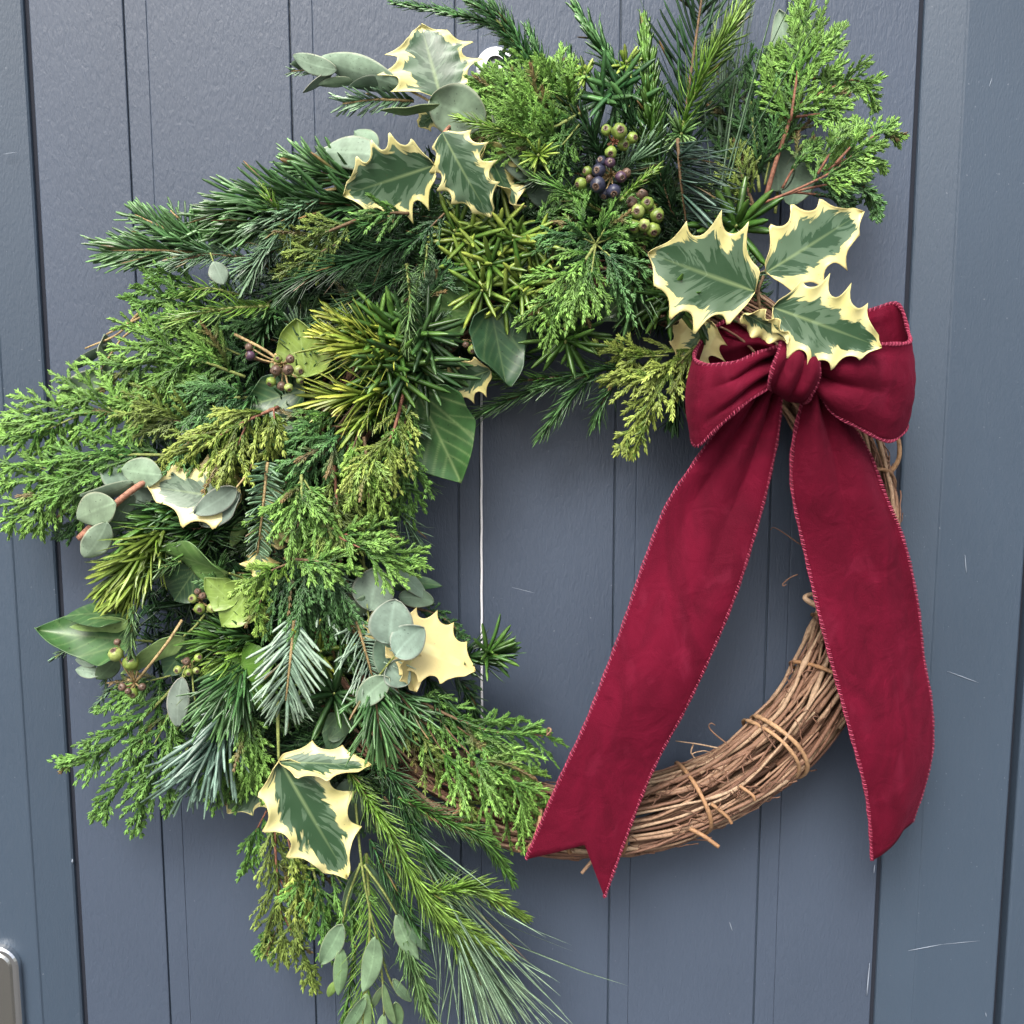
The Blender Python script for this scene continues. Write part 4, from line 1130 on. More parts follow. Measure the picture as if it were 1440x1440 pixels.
C_('curled cypress tips at the outer edge above the dangling ivy stalks', [(330, 440, 58), (260, 430, 62), (190, 430, 52)], 48, 14, pal='cyp', size=3.2, nod=-.2, side=[([(300, 410, 60), (250, 400, 62), (212, 392, 54)], 34, 9)])
C_('broad bright cypress fan above the far outer fans', [(345, 530, 62), (265, 505, 68), (165, 515, 54)], 84, 22, pal='bright', size=3.2, dens=.66, shape=2, stem='green', side=[([(340, 545, 60), (250, 545, 64), (172, 556, 52)], 60, 16), ([(340, 500, 60), (280, 475, 64), (215, 472, 56)], 54, 14)])
C_('dark green cypress inside the shoulder beside the brown-capped berries', [(380, 510, 54), (320, 495, 60), (265, 490, 54)], 54, 16, pal='cypdark', size=2.9, dens=.7, side=[([(390, 480, 54), (340, 465, 58), (290, 455, 54)], 46, 12), ([(420, 460, 60), (390, 450, 62), (340, 462, 58)], 50, 12, dict(pal='teal'))])
C_('blue-green drooping cypress fan under the dark inner cypress', [(362, 560, 60), (315, 560, 70), (265, 572, 64)], 62, 18, pal='teal', size=3.3, droop=.45, stem='green', dens=.6, side=[([(350, 590, 60), (310, 590, 66), (280, 600, 60)], 50, 10)])
E_('narrow eucalyptus leaves and thin ivy stalks dangling over the door', [ev(152, 484, 46, 94, 522, 40, 15, (.08, .12, .085), 30), ev(146, 470, 44, 150, 524, 40, 30, (.24, .33, .23), 50), ev(145, 520, 46, 80, 566, 40, 36, (.25, .35, .24), 15)],
   [[(195, 440, 54), (165, 470, 48), (120, 490, 42)], [(196, 458, 54), (170, 478, 48), (142, 520, 44)], [(200, 445, 54), (180, 455, 52), (150, 470, 46)]], 'tan', .0009)

# ------------------------------------------------------------------ centre left
I_('yellow-green ivy leaf next to the golden yew', [hv(432, 530, 70, 418, 448, 72, 82, col=(.19, .27, .055), outline=o_ivyoval, vein=.3, roll=20, cup=.15)])
I_('dark ivy leaf under the brown-capped berries', [hv(430, 548, 66, 344, 572, 66, 66, col=(.035, .09, .036), outline=o_ivyoval, cup=.25, roll=-12)])
B_('brown-capped ivy berries on pale stalks in the upper outer curve', (398, 512, 84), [(391, 505, 6.5, 'g', 2), (408, 505, 6, 'b', 4), (405, 520, 7.5, 'b', 8), (420, 521, 8, 'l', 5), (381, 537, 7, 'g', 4), (406, 545, 7, 'l', 5), (422, 535, 6.5, 'g', 3), (388, 521, 8, 'b', 3), (396, 543, 6.5, 'b', 2), (352, 500, 8, 'p', 0), (350, 488, 6, 'b', 0)], 'tan',
   petiole=[(330, 470, 70), (372, 492, 76)])
N_('golden-tipped yew spray fanning toward the berries', [(590, 490, 68), (530, 490, 80), (480, 480, 80)], 58, 5.2, 120, name='yew_sprig', mode='radial', ang=46, a_tip=16, templ='lance', pal='gold', incurve=-.05, stem='green', tip=.8,
   side=[([(570, 540, 70), (510, 555, 80), (465, 560, 76)], 56, 60), ([(560, 470, 70), (510, 460, 78), (480, 450, 74)], 44, 40), ([(555, 560, 68), (515, 585, 72), (490, 610, 66)], 48, 36, dict(pal='limeyew'))])
Y_('deep green side of the golden yew with long drooping leaves', [(580, 505, 78, 66, .3, -.1, 'yewdark'), (560, 470, 80, 56, 0, .2, 'yew'), (600, 470, 76, 56, .5, .2, 'yewdark'), (545, 520, 84, 52, -.1, -.3, 'yew'), (600, 525, 74, 58, .5, -.4, 'yewdark'), (530, 470, 80, 46, -.2, .3, 'yew')], W=7.4, n=20, cone=88)
N_('thin light green spruce twig hanging over the deep green yew', [(572, 372, 80), (576, 420, 90), (572, 490, 92)], 21, 3.0, 130, name='spruce_sprig', mode='radial', ang=60, templ='awl', pal='rose', incurve=.15, stem='green', side=[([(600, 345, 76), (598, 370, 80), (585, 400, 80)], 16, 50)])
I_('matt ivy leaf beside the yellow-edged yew clump', [hv(662, 440, 66, 590, 428, 66, 78, col=(.06, .13, .035), outline=o_ivy, vein=.35, roll=12, cup=.12)])
I_('tall glossy dark ivy leaf over the inner top edge', [hv(690, 432, 66, 712, 545, 66, 84, col=(.028, .072, .032), outline=o_ivyoval, vein=.3, roll=25, cup=.3), hv(728, 445, 60, 724, 505, 56, 44, col=(.03, .07, .03), outline=o_ivyoval, vein=.2)])
B_('shadowed ivy berries half hidden beside the tall glossy ivy leaf', (662, 478, 66), [(671, 472, 7, 'g', 3), (664, 492, 7, 'g', 3), (655, 485, 5, 'b', 1)], 'tan')
I_('large ivy leaf with pale veins pointing down into the ring', [hv(584, 546, 70, 648, 678, 58, 112, col=(.036, .098, .028), outline=o_ivypoint, vein=1.0, roll=-10, cup=.14, sag=-.03)])
H_('pale underside of a holly leaf above the veined ivy leaf', [hv(690, 520, 66, 616, 548, 62, 56, ns=4, bias=.14, roll=20, cup=.2)])
C_('far outer cypress fan with rounded bright tips', [(240, 590, 56), (130, 580, 60), (2, 605, 48)], 66, 22, pal='bright', size=3.2, dens=.66, shape=2, stem='green', side=[([(230, 600, 58), (140, 560, 60), (95, 545, 52)], 46, 12), ([(110, 585, 58), (50, 610, 54), (12, 622, 48)], 40, 10)])
C_('mid outer cypress fan overlapping the moulding edge', [(250, 640, 58), (150, 640, 64), (66, 650, 54)], 66, 20, pal='cyp', size=3.2, dens=.66, stem='green', side=[([(190, 650, 60), (140, 680, 62), (95, 700, 54)], 52, 14)])
C_('lower outer cypress fan reaching past the picture edge', [(170, 690, 52), (80, 675, 52), (-12, 682, 44)], 46, 18, pal='bright', size=3.2, dens=.62, stem='green', side=[([(120, 690, 50), (60, 705, 48), (8, 742, 42)], 40, 14), ([(110, 690, 50), (70, 720, 46), (52, 745, 42)], 34, 9), ([(100, 670, 52), (40, 655, 50), (-5, 655, 44)], 30, 10)])
C_('sparse dark cypress ends hanging under the outer fans', [(170, 690, 44), (120, 720, 42), (88, 755, 36)], 34, 10, pal='cypdark', size=3.0, stem='brown', third=True)
C_('olive-brown cypress clump with dead tips in the outer middle', [(290, 600, 60), (235, 590, 66), (190, 585, 60)], 44, 14, pal='olive', size=2.9, side=[([(260, 575, 60), (215, 565, 64), (175, 570, 56)], 40, 10)])
C_('yellow thuja spray draped over the bicoloured holly leaf', [(392, 572, 76), (340, 595, 84), (290, 625, 82), (250, 655, 72)], 52, 20, name='thuja_spray', pal='thuja', size=3.4, droop=.45, dens=.5, stem='red', shape=2, side=[([(345, 600, 82), (330, 640, 84), (325, 690, 76)], 30, 10), ([(385, 575, 80), (385, 600, 84), (375, 640, 78)], 26, 8)])
E_('eucalyptus twig with a cut pink stem and round spotted leaves', [ev(162, 707, 84, 108, 730, 80, 44, (.19, .26, .17), 0), ev(150, 735, 82, 118, 784, 76, 34, (.23, .31, .22), 10), ev(188, 695, 70, 150, 760, 66, 24, (.20, .27, .20), 30), ev(186, 678, 74, 112, 698, 66, 24, (.16, .23, .16), 45),
    ev(228, 668, 78, 170, 660, 72, 38, (.19, .27, .18), 10), ev(175, 690, 66, 155, 640, 60, 44, (.13, .2, .14), 0), ev(190, 688, 66, 216, 700, 62, 34, (.15, .21, .16), 0)],
   [[(112, 757, 70), (140, 730, 74), (170, 702, 76), (200, 680, 74), (230, 668, 66)]], 'pink', .0026)
H_('holly leaf half yellow with its tip toward the pink-stemmed twig', [hv(340, 704, 76, 208, 684, 74, 84, ns=3, cup=.10, bias=.26, roll=-8, sag=.02, seed=.35)], None)
E_('two smooth grey eucalyptus leaves lying over the half-yellow holly', [ev(332, 685, 86, 274, 722, 84, 30, (.19, .25, .20), 5), ev(340, 695, 80, 284, 738, 76, 40, (.14, .19, .155), -25)], [[(356, 652, 78), (345, 670, 84), (332, 686, 86)]], 'tan', .0008)
N_('ladder-like fir twig with short paired needles', [(376, 650, 84), (370, 710, 88), (362, 778, 84)], 23, 4.8, 74, pal='sage', mode='flat', ang=78, a_tip=60, lift=8, stem='tan', roll=-18, jit=.08)
E_('pale curled eucalyptus leaves half hidden among the central cypress', [ev(398, 620, 70, 418, 588, 70, 26, (.22, .29, .2), 25), ev(350, 730, 66, 326, 770, 62, 20, (.16, .24, .09), 30), ev(255, 610, 66, 290, 600, 64, 26, (.14, .2, .14), 10)], [[(390, 640, 62), (398, 620, 70)]], 'green', .0007)
C_('tall yellow-green cypress plume beside the veined ivy leaf', [(568, 552, 78), (552, 610, 86), (530, 650, 84), (508, 700, 72)], 46, 20, pal='thuja', size=2.9, stem='red', dens=.66, droop=.25, shape=2)
C_('long dark-backed cypress plume hanging beside the large ivy leaf', [(572, 560, 74), (568, 630, 78), (578, 715, 62)], 40, 20, pal='cyp', size=2.9, dens=.66, droop=.3, shape=2)
C_('blue-green cypress fan over the centre of the curve', [(490, 600, 76), (455, 640, 84), (405, 672, 78)], 58, 18, pal='teal', size=3.1, dens=.66, side=[([(480, 600, 76), (440, 600, 80), (395, 625, 74)], 40, 12), ([(480, 585, 78), (450, 585, 82), (425, 600, 78)], 30, 8, dict(pal='cyp'))])
C_('bright cypress hand spreading downward in the centre', [(424, 668, 84), (425, 710, 92), (432, 758, 86)], 52, 16, pal='bright', size=3.3, ang=40, dens=.56, shape=2, stem='green', side=[([(424, 675, 84), (400, 705, 90), (370, 738, 84)], 34, 10), ([(428, 675, 84), (450, 715, 88), (458, 752, 84)], 28, 9)])
C_('lime cypress column beside the brown-stemmed spray', [(512, 615, 82), (518, 670, 90), (520, 740, 80)], 34, 20, pal='lime', size=2.9, dens=.7, droop=.3, shape=2, side=[([(505, 605, 84), (495, 640, 88), (500, 670, 84)], 26, 9)])
C_('cypress spray with a bare red-brown stem and bright tips', [(470, 655, 76), (474, 710, 80), (480, 760, 84)], 50, 16, pal='olive', size=3.0, stem='red', sr=.0013, dens=.6, side=[([(476, 755, 84), (520, 775, 88), (590, 790, 72)], 46, 18, dict(pal='bright')), ([(476, 750, 84), (500, 752, 86), (550, 748, 76)], 34, 10, dict(pal='bright')), ([(472, 740, 86), (455, 752, 88), (440, 775, 82)], 26, 8, dict(pal='bright'))])
C_('dark layered cypress fan hanging like a skirt', [(432, 775, 80), (436, 830, 84), (440, 880, 74)], 66, 20, pal='cypdark', size=2.9, ang=30, dens=.8, droop=.3, shape=2, side=[([(440, 775, 80), (470, 820, 84), (482, 868, 74)], 40, 14), ([(425, 780, 80), (400, 830, 82), (395, 885, 74)], 38, 12)])
C_('bright fringe of cypress above the dark skirt', [(400, 785, 90), (450, 790, 94), (502, 800, 84)], 26, 14, pal='bright', size=3.0, droop=.1, side=[([(410, 790, 88), (370, 810, 90), (352, 845, 82)], 30, 12, dict(pal='lime')), ([(375, 825, 86), (362, 860, 86), (368, 890, 78)], 24, 9, dict(pal='lime'))])
H_('crumpled cream holly leaf edges in the middle hollow', [hv(385, 690, 74, 405, 738, 74, 40, ns=3, bias=.35, roll=50, twist=60, wave=.4, wavef=3), hv(400, 735, 72, 372, 770, 70, 44, ns=3, bias=.5, roll=20, wave=.4, wavef=3), hv(368, 775, 66, 362, 815, 70, 46, ns=3, bias=.45, roll=-25, wave=.3, wavef=2)])
N_('fine cypress-like needles spilling over the inner edge of the curve', [(520, 690, 60), (560, 720, 58), (590, 760, 48)], 36, 3.2, 60, name='spruce_sprig', mode='radial', ang=50, templ='awl', pal='sage', incurve=.1, side=[([(550, 640, 58), (590, 670, 54), (605, 688, 46)], 24, 36), ([(540, 740, 56), (570, 770, 52), (585, 800, 46)], 26, 40)])
Y_('yellowish yew tuft in shadow behind the brown-stemmed spray', [(500, 680, 70, 40, -.2, -.2, 'yew'), (485, 700, 68, 36, -.4, -.3, 'yew')], W=6, n=14, cone=80)

# ------------------------------------------------------------------ left middle
N_('bright yellow-green yew spray pointing out over the door', [(240, 735, 66), (200, 775, 74), (165, 810, 66)], 66, 6.2, 84, name='yew_sprig', mode='radial', ang=38, a_tip=14, templ='lance', pal='limeyew', incurve=-.04, stem='green', tip=.85,
   side=[([(235, 760, 68), (205, 800, 74), (175, 840, 64)], 56, 44), ([(250, 720, 66), (205, 740, 70), (170, 775, 64)], 46, 36, dict(pal='yew'))])
N_('dark curved yew needles under the half-yellow holly', [(310, 735, 60), (260, 745, 66), (215, 735, 60)], 46, 4.6, 80, name='yew_sprig', mode='radial', ang=64, templ='lance', pal='yewdark', incurve=.3, side=[([(300, 760, 60), (255, 770, 64), (222, 768, 58)], 40, 60, dict(pal='yew')), ([(285, 700, 62), (240, 715, 64), (205, 725, 58)], 40, 50, dict(pal='teal'))])
N_('small light spruce twig curling beside the yellow-green yew', [(255, 790, 74), (225, 800, 78), (200, 822, 74)], 19, 3.2, 70, name='spruce_sprig', mode='radial', ang=58, templ='awl', pal='rose', incurve=.2, stem='green')
I_('wavy ivy leaf edge-on above its dark fellow', [hv(322, 806, 80, 214, 768, 74, 56, col=(.085, .17, .045), outline=o_ivyoval, vein=.3, roll=58, wave=.3, wavef=1), hv(275, 800, 66, 245, 845, 62, 74, col=(.03, .075, .034), outline=o_ivyoval, vein=.5, roll=-10)])
I_('broad yellow-green ivy leaf in the outer middle', [hv(352, 825, 80, 312, 880, 80, 66, col=(.20, .30, .065), outline=o_ivyoval, vein=.25, roll=-8, cup=.1, bendside=-.05), hv(330, 850, 79, 288, 812, 81, 44, col=(.20, .30, .065), outline=o_ivyoval, vein=.25, roll=10, cup=.1)])
B_('pale ivy berries tucked by the broad yellow-green leaf', (283, 845, 74), [(271, 842, 7, 'l', 2), (281, 856, 8, 'g', 5), (298, 855, 7.5, 'l', 4), (285, 838, 6, 'b', 4), (278, 832, 5, 'b', 2)], 'tan')
I_('large folded dark ivy leaf over the door gap', [hv(190, 900, 62, 52, 886, 54, 78, col=(.045, .115, .034), outline=o_ivyoval, vein=.3, roll=-18, cup=.2, sag=-.04), hv(180, 868, 66, 88, 868, 58, 50, col=(.04, .10, .032), outline=o_ivyoval, vein=.3, roll=-48, sag=.06), hv(182, 876, 70, 98, 882, 64, 26, col=(.17, .27, .085), outline=o_ivyoval, vein=.2, roll=30)])
N_('small hanging spruce tip over the folded ivy leaf', [(188, 850, 80), (185, 885, 84), (184, 925, 80)], 19, 4.0, 60, name='spruce_tip', mode='radial', ang=44, templ='awl', pal='rose', stem='green', incurve=.1)
N_('little spruce tips peeping out at the door gap', [(140, 900, 44), (100, 912, 42), (76, 925, 38)], 13, 3.2, 40, name='spruce_tip', mode='radial', ang=50, templ='awl', pal='sage', stem='green', side=[([(175, 955, 46), (150, 975, 44), (130, 997, 40)], 13, 40), ([(165, 935, 46), (150, 955, 44), (148, 975, 40)], 12, 24)])
I_('pale edge-on ivy leaf behind the woody berry stalk', [hv(258, 895, 70, 170, 948, 68, 34, col=(.20, .31, .11), outline=o_ivyoval, vein=.2, roll=40), hv(270, 900, 62, 230, 950, 58, 56, col=(.03, .07, .034), outline=o_ivyoval, vein=.3)], [(300, 850, 66), (275, 880, 68), (258, 895, 70)])
B_('green ivy berries and dry umbel on a woody stalk', (190, 960, 76), [(163, 920, 10.5, 'l', 4), (184, 932, 11.5, 'g', 2), (187, 975, 8, 'g', 2), (172, 966, 6, 'b', 6), (200, 966, 6, 'b', 5), (165, 903, 5, 'b', 4), (180, 972, 5, 'b', 6)], 'tan', petiole=[(256, 872, 76), (238, 900, 82), (215, 930, 80)])
B_('small ivy berries above the grey dangling leaf', (265, 932, 76), [(250, 942, 7, 'l', 3), (265, 946, 6.5, 'g', 4), (279, 925, 6.5, 'g', 3), (276, 943, 5.5, 'l', 2), (262, 930, 6, 'b', 4)], 'tan')
E_('grey eucalyptus leaf dangling above the silver fir', [ev(256, 952, 80, 250, 1022, 76, 28, (.24, .30, .25), 0), ev(262, 980, 78, 248, 1022, 76, 14, (.14, .21, .11), 40), ev(140, 930, 52, 106, 928, 46, 16, (.27, .36, .27), 10), ev(142, 948, 52, 106, 942, 46, 18, (.24, .33, .24), -10), ev(165, 925, 56, 136, 955, 52, 26, (.10, .16, .085), 10)],
   [[(266, 930, 74), (258, 945, 78), (256, 954, 80)], [(270, 930, 76), (272, 970, 78), (278, 1000, 76)]], 'green', .0007)
N_('dark yew rosettes below the broad yellow-green leaf', [(350, 900, 66), (310, 900, 72), (280, 915, 66)], 40, 5.0, 70, name='yew_sprig', mode='radial', ang=62, templ='lance', pal='yew', incurve=.28, side=[([(370, 900, 66), (340, 890, 72), (300, 880, 66)], 44, 50, dict(pal='yewdark')), ([(350, 915, 70), (322, 925, 74), (305, 935, 70)], 34, 34, dict(pal='lime')), ([(360, 880, 66), (395, 905, 66), (410, 935, 60)], 38, 40)])
I_('grass-green ivy leaf hanging beside the silver-white fir', [hv(322, 925, 78, 372, 998, 76, 72, col=(.085, .20, .022), outline=o_ivyoval, vein=.3, roll=12, cup=-.12), hv(340, 935, 77, 388, 928, 76, 56, col=(.08, .19, .022), outline=o_ivyoval, vein=.2, roll=-10)])

# ------------------------------------------------------------------ lower left
C_('deep green cypress fan with curled ends at the lower outer edge', [(260, 950, 58), (195, 1015, 60), (130, 1065, 50), (84, 1078, 44)], 62, 24, pal='cyp', size=3.3, ang=44, dens=.6, nod=-.25, curl=.25, stem='green', shape=1,
   side=[([(250, 970, 58), (215, 1050, 56), (165, 1110, 46), (140, 1150, 40)], 58, 20), ([(265, 990, 56), (225, 1080, 54), (200, 1130, 46), (192, 1170, 40)], 46, 16), ([(240, 950, 60), (190, 965, 58), (140, 1000, 50)], 40, 12), ([(270, 1040, 54), (240, 1100, 50), (236, 1142, 42)], 28, 8)])
N_('silver-blue fir with long blunt needles at the lower outer side', [(330, 985, 68), (300, 1040, 72), (265, 1090, 60)], 78, 8.0, 64, pal='blue', mode='flat', ang=30, a_tip=12, lift=30, incurve=-.02, spread=22, tip=.85, side=[([(340, 1010, 68), (305, 1060, 70), (290, 1100, 58)], 60, 46)])
N_('green fir tuft just above the silver-blue fir', [(345, 930, 72), (325, 965, 78), (305, 1000, 74)], 66, 6.4, 70, pal='fir', mode='flat', ang=42, a_tip=16, lift=30, spread=22, side=[([(350, 940, 72), (338, 980, 78), (330, 1020, 72)], 50, 36)])
C_('plump bright cypress tassel under the grass-green ivy leaf', [(352, 995, 72), (350, 1050, 80), (348, 1098, 70)], 44, 22, pal='bright', size=2.9, ang=30, dens=.8, droop=.3, shape=2, side=[([(335, 1010, 68), (310, 1070, 70), (308, 1130, 58)], 34, 14, dict(pal='cyp')), ([(340, 1020, 66), (330, 1090, 66), (336, 1125, 56)], 26, 10, dict(pal='cyp'))])
N_('silver-white fir sprig showing its needle undersides', [(414, 868, 86), (408, 930, 92), (402, 985, 86)], 62, 5.8, 62, pal='silver', mode='flat', ang=46, a_tip=14, lift=8, incurve=.0, spread=8, stem='tan', jit=.08, vary=.12, side=[])
N_('short silver needles peeping out under the dark cypress skirt', [(440, 830, 68), (470, 850, 70), (490, 862, 64)], 40, 5.4, 40, pal='silver', mode='flat', ang=56, lift=10, roll=10, vary=.15, side=[([(470, 800, 64), (478, 830, 66), (470, 880, 64)], 40, 24)])
N_('pale fir sprig with a brown stem behind the oval eucalyptus leaves', [(500, 870, 70), (515, 920, 76), (526, 962, 74)], 50, 4.2, 50, pal='silver', mode='flat', ang=66, a_tip=35, lift=10, roll=-20, stem='tan', vary=.15)
N_('green fir sprig fanning downward in the lower middle', [(525, 950, 76), (530, 1000, 82), (538, 1045, 76)], 58, 6.0, 90, pal='fir', mode='flat', ang=44, a_tip=16, lift=24, spread=18, side=[([(550, 960, 72), (580, 1000, 74), (610, 1030, 66)], 40, 40)])
Y_('dark yew rosette with blunt leaves in the lower hollow', [(470, 975, 72, 50, 0, 0, 'yewdark')], W=7.5, n=20, cone=84)
Y_('few yellowed yew leaves next to the silver-white fir', [(450, 915, 72, 44, .6, -.4, 'gold'), (440, 935, 70, 36, .6, -.2, 'gold')], W=7, n=7, cone=80)
E_('cluster of oval blue-grey eucalyptus leaves over the cream holly', [ev(520, 858, 76, 535, 798, 72, 54, (.15, .21, .16), 10), ev(548, 906, 92, 556, 842, 92, 56, (.21, .29, .23), -5, cup=.1), ev(556, 922, 96, 596, 882, 94, 44, (.19, .27, .215), 0, cup=.1), ev(548, 952, 88, 504, 992, 86, 32, (.20, .29, .20), 5), ev(512, 838, 78, 492, 880, 72, 26, (.14, .21, .13), 30),
    ev(552, 800, 68, 600, 842, 60, 22, (.17, .25, .18), 20), ev(560, 840, 66, 610, 846, 60, 26, (.10, .155, .10), 15), ev(545, 935, 84, 574, 962, 84, 40, (.17, .24, .19), 20), ev(535, 895, 80, 548, 960, 78, 34, (.10, .16, .11), 10)],
   [[(510, 770, 66), (516, 850, 76), (524, 895, 78)], [(526, 960, 80), (545, 935, 88), (556, 922, 94)], [(505, 785, 64), (548, 845, 70)]], 'green', .0008)
H_('cream-yellow holly leaf with almost no green, tip toward the cord', [hv(540, 884, 74, 668, 944, 70, 82, ns=5, bias=.9, cup=.1, roll=10, sag=.03, depth=.30), hv(575, 915, 82, 582, 972, 78, 46, ns=3, bias=.9, roll=40, cup=.3), hv(540, 905, 70, 525, 858, 68, 44, ns=3, bias=.85, roll=-10)])
I_('thin dark ivy leaf pointing across to the cord', [hv(530, 812, 58, 622, 824, 48, 34, col=(.03, .08, .03), outline=o_ivyoval, vein=.2, roll=30)])
I_('small dark leaf low in the shadow of the fir fan', [hv(478, 1002, 68, 462, 1062, 66, 38, col=(.05, .095, .05), outline=o_ivyoval, vein=.2, roll=-20), hv(462, 1040, 68, 500, 1010, 68, 22, col=(.045, .09, .045), outline=o_ivyoval, vein=.2)])
N_('yew shoot poking out across the white cord', [(600, 920, 52), (660, 925, 54), (706, 915, 50)], 40, 6.0, 110, name='yew_sprig', mode='radial', ang=62, a_tip=28, templ='lance', pal='yewdark', incurve=.2, stem='green')
Y_('fresh green tip of the yew shoot over the white cord', [(690, 918, 62, 36, .9, .1)], W=6.6, n=16, pal='yew', cone=66)
N_('shadowed needles hanging under the cream holly leaf', [(600, 950, 56), (620, 985, 58), (640, 1015, 48)], 40, 3.8, 90, name='yew_sprig', mode='radial', ang=50, templ='lance', pal='yewdark', incurve=.2, side=[([(560, 950, 60), (580, 1000, 62), (590, 1040, 54)], 36, 60), ([(640, 950, 48), (662, 985, 48), (676, 1020, 40)], 26, 50)])
C_('dark cypress end behind the cream holly leaf', [(570, 850, 46), (625, 870, 46), (655, 900, 40)], 26, 12, pal='cypdark', size=2.6, side=[([(640, 950, 46), (665, 980, 44), (662, 1018, 38)], 24, 8)])
C_('cypress branch sweeping over the ring toward the ribbon', [(570, 975, 66), (640, 1010, 70), (700, 1030, 66), (768, 1028, 50)], 56, 22, pal='cyp', size=3.0, dens=.62, stem='brown', shape=2, droop=.3,
   side=[([(600, 990, 68), (660, 1060, 74), (720, 1100, 70), (756, 1142, 58)], 62, 22, dict(pal='bright')), ([(590, 1000, 70), (625, 1060, 74), (680, 1110, 70), (738, 1170, 60)], 56, 18, dict(pal='bright')), ([(640, 1020, 66), (700, 1060, 68), (752, 1085, 54)], 44, 14, dict(pal='bright')), ([(560, 985, 70), (590, 1050, 74), (640, 1110, 68), (672, 1160, 58)], 40, 16, dict(pal='olive'))])
H_('variegated holly leaf hanging tip down with a folded yellow lobe', [hv(392, 1068, 84, 488, 1232, 78, 108, ns=4, cup=.16, bias=.05, sag=.02, seed=.1, roll=-6, wave=.08, wavef=4), hv(392, 1072, 86, 522, 1078, 80, 50, ns=3, cup=.3, bias=.22, roll=28, sag=.02)], [(390, 985, 76), (391, 1030, 82), (392, 1068, 84)], 'green')
H_('dark holly leaf in shadow with only its pale tip showing', [hv(385, 1070, 56, 322, 1142, 52, 70, ns=4, bias=-.12, cup=.2, roll=-10)])
E_('large grey-green eucalyptus leaf behind the hanging holly leaf', [ev(494, 1095, 68, 486, 1178, 68, 48, (.12, .18, .13), 8), ev(472, 1100, 64, 482, 1175, 64, 30, (.07, .11, .08), 30)], [[(500, 1060, 62), (494, 1095, 68)]], 'green')

# ------------------------------------------------------------------ hanging tail
C_('ragged thuja tassel with brown dead bits hanging at the lower outer end', [(385, 1130, 60), (388, 1210, 64), (395, 1290, 56), (395, 1345, 46)], 46, 22, name='thuja_spray', pal='olive', size=3.3, ang=38, dens=.5, stem='red', droop=.35, shape=2,
   side=[([(375, 1140, 56), (355, 1180, 54), (345, 1222, 44)], 30, 10, dict(pal='cyp')), ([(390, 1230, 60), (415, 1280, 58), (420, 1330, 48)], 36, 12), ([(400, 1290, 54), (430, 1350, 46), (442, 1392, 40)], 20, 8), ([(385, 1280, 54), (375, 1320, 48), (368, 1340, 42)], 22, 8, dict(pal='cyp')), ([(405, 1180, 66), (420, 1240, 66), (432, 1280, 56)], 32, 12, dict(pal='thuja'))])
C_('dark ferny cypress behind the point of the hanging holly leaf', [(430, 1180, 56), (450, 1260, 58), (470, 1330, 48)], 54, 18, pal='cyp', size=3.0, dens=.55, stem='green', side=[([(450, 1200, 56), (490, 1260, 58), (500, 1310, 50)], 36, 12), ([(425, 1200, 54), (428, 1270, 52), (440, 1310, 46)], 34, 10, dict(pal='teal'))])
N_('yellow-green feathery twig running down behind the slim eucalyptus', [(515, 1200, 62), (520, 1300, 60), (512, 1400, 50), (505, 1460, 46)], 48, 3.2, 170, name='spruce_sprig', mode='flat', ang=36, a_tip=20, templ='awl', pal='lime', lift=12, stem='green', incurve=.04)
N_('long cryptomeria sprig with bright curved needles down to the pine', [(490, 1085, 74), (545, 1165, 84), (600, 1265, 82), (660, 1310, 74), (715, 1345, 62)], 32, 4.4, 560, name='cryptomeria_sprig', pal='lime', stem='brown', sr=.0018, **CRY,
   side=[([(600, 1255, 80), (670, 1250, 76), (738, 1290, 60)], 30, 220), ([(600, 1270, 76), (640, 1320, 72), (670, 1362, 58)], 26, 150)])
N_('slender cryptomeria sprig crossing the bare vine ring', [(560, 1122, 76), (620, 1150, 82), (680, 1180, 80), (722, 1240, 66)], 28, 4.0, 260, name='cryptomeria_sprig', pal='cyp', stem='brown', **CRY)
N_('dark inner cryptomeria between the bright sprig and the ring', [(540, 1080, 64), (590, 1180, 66), (640, 1240, 58)], 32, 3.8, 200, name='cryptomeria_sprig', pal='teal', stem='brown', **CRY, side=[([(520, 1070, 66), (560, 1100, 70), (590, 1160, 64)], 30, 120), ([(520, 1180, 62), (560, 1260, 62), (600, 1330, 52)], 30, 130)])
N_('cryptomeria sprig pointing straight down past the picture edge', [(560, 1290, 58), (585, 1370, 54), (612, 1450, 46)], 34, 4.2, 200, name='cryptomeria_sprig', pal='rose', stem='green', **CRY)
N_('dim cryptomeria end low behind the slim eucalyptus leaves', [(500, 1330, 44), (490, 1400, 42), (482, 1450, 40)], 22, 3.4, 80, name='cryptomeria_sprig', pal='cyp', stem='green', **CRY)
N_('sheaf of long pine needles sweeping down at the bottom', [(560, 1140, 56), (620, 1250, 60), (652, 1310, 54)], 200, 3.8, 84, name='pine_sprig', mode='radial', ang=20, a_tip=17, incurve=.0, templ='awl', pal='pine', tip=1.0, s0=.2,
   side=[([(610, 1240, 58), (645, 1300, 56), (664, 1335, 50)], 150, 70, dict(ang=20, a_tip=18, s0=.3)), ([(540, 1120, 60), (590, 1195, 62), (622, 1255, 58)], 200, 50, dict(ang=13, a_tip=12, s0=.1)), ([(610, 1250, 54), (640, 1310, 52), (652, 1340, 48)], 150, 44, dict(ang=24, a_tip=20))])
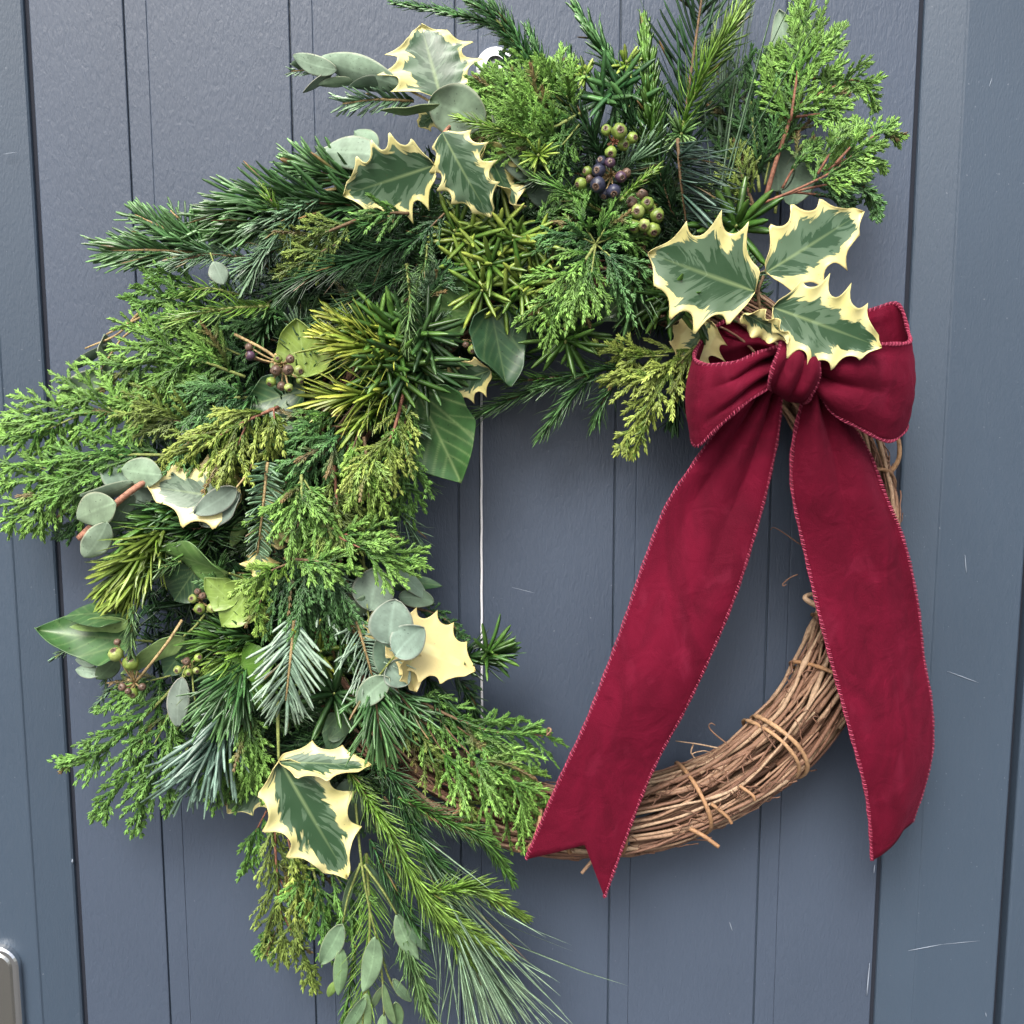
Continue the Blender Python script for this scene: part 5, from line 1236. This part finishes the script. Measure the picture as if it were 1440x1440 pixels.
E_('slim-leaved eucalyptus twig hanging at the bottom of the wreath', [ev(483, 1298, 66, 452, 1354, 58, 28, (.17, .27, .16), 0), ev(479, 1334, 64, 476, 1400, 56, 20, (.17, .28, .14), 5), ev(527, 1318, 70, 510, 1396, 62, 28, (.20, .31, .18), 0), ev(558, 1286, 70, 590, 1350, 60, 24, (.18, .28, .16), 10), ev(562, 1288, 64, 600, 1336, 56, 18, (.10, .17, .10), 20),
    ev(507, 1216, 70, 484, 1292, 62, 13, (.10, .17, .09), 35), ev(514, 1214, 72, 566, 1290, 64, 15, (.08, .14, .08), 35), ev(514, 1400, 58, 482, 1452, 48, 18, (.12, .20, .11), 15), ev(515, 1398, 60, 518, 1470, 50, 20, (.20, .32, .15), 0), ev(538, 1382, 58, 556, 1440, 48, 13, (.18, .28, .13), 20), ev(536, 1388, 56, 522, 1418, 50, 12, (.13, .2, .1), 30),
    ev(552, 1376, 52, 578, 1408, 46, 14, (.13, .21, .12), 15), ev(540, 1426, 52, 536, 1460, 46, 14, (.2, .31, .16), 0), ev(556, 1408, 50, 560, 1450, 44, 18, (.13, .22, .10), 0), ev(580, 1345, 50, 588, 1395, 44, 12, (.13, .22, .12), 20), ev(470, 1380, 48, 462, 1402, 46, 12, (.16, .26, .07), 10)],
   [[(500, 1130, 70), (508, 1210, 74), (518, 1270, 74), (530, 1320, 70)], [(507, 1214, 74), (490, 1260, 70), (482, 1298, 66)], [(512, 1216, 74), (540, 1255, 74), (558, 1286, 70)], [(530, 1318, 66), (538, 1380, 58), (540, 1428, 52)], [(530, 1320, 60), (545, 1370, 54), (560, 1400, 48)], [(522, 1370, 60), (514, 1400, 58), (508, 1460, 50)]], 'green', .0009)

# ------------------------------------------------------------------ holly over the bow (last: lies on top)
H_('three large variegated holly leaves radiating above the bow knot', [
    hv(1062, 410, 104, 912, 356, 92, 124, ns=4, cup=.12, sag=.03, seed=.55, roll=4, wave=.05, wavef=4, bias=0.08),
    hv(1076, 384, 104, 1212, 298, 90, 92, ns=4, cup=.10, sag=.03, seed=.15, roll=-6, wave=.05, wavef=4, bias=0.18),
    hv(1086, 432, 112, 1238, 488, 112, 94, ns=5, cup=.12, sag=.04, seed=.3, roll=5, wave=.05, wavef=5, bias=0.07),
    hv(1046, 440, 108, 1112, 476, 114, 40, ns=3, cup=.4, wave=.35, wavef=3, roll=-38, bias=.25)],
   [(1085, 458, 92), (1072, 440, 98), (1066, 412, 102), (1074, 388, 102)], 'brown')
H_('pale yellow holly leaf underside beside the left bow loop', [hv(1000, 452, 58, 952, 510, 58, 78, ns=4, bias=.55, cup=.14, roll=12, seed=.4)])
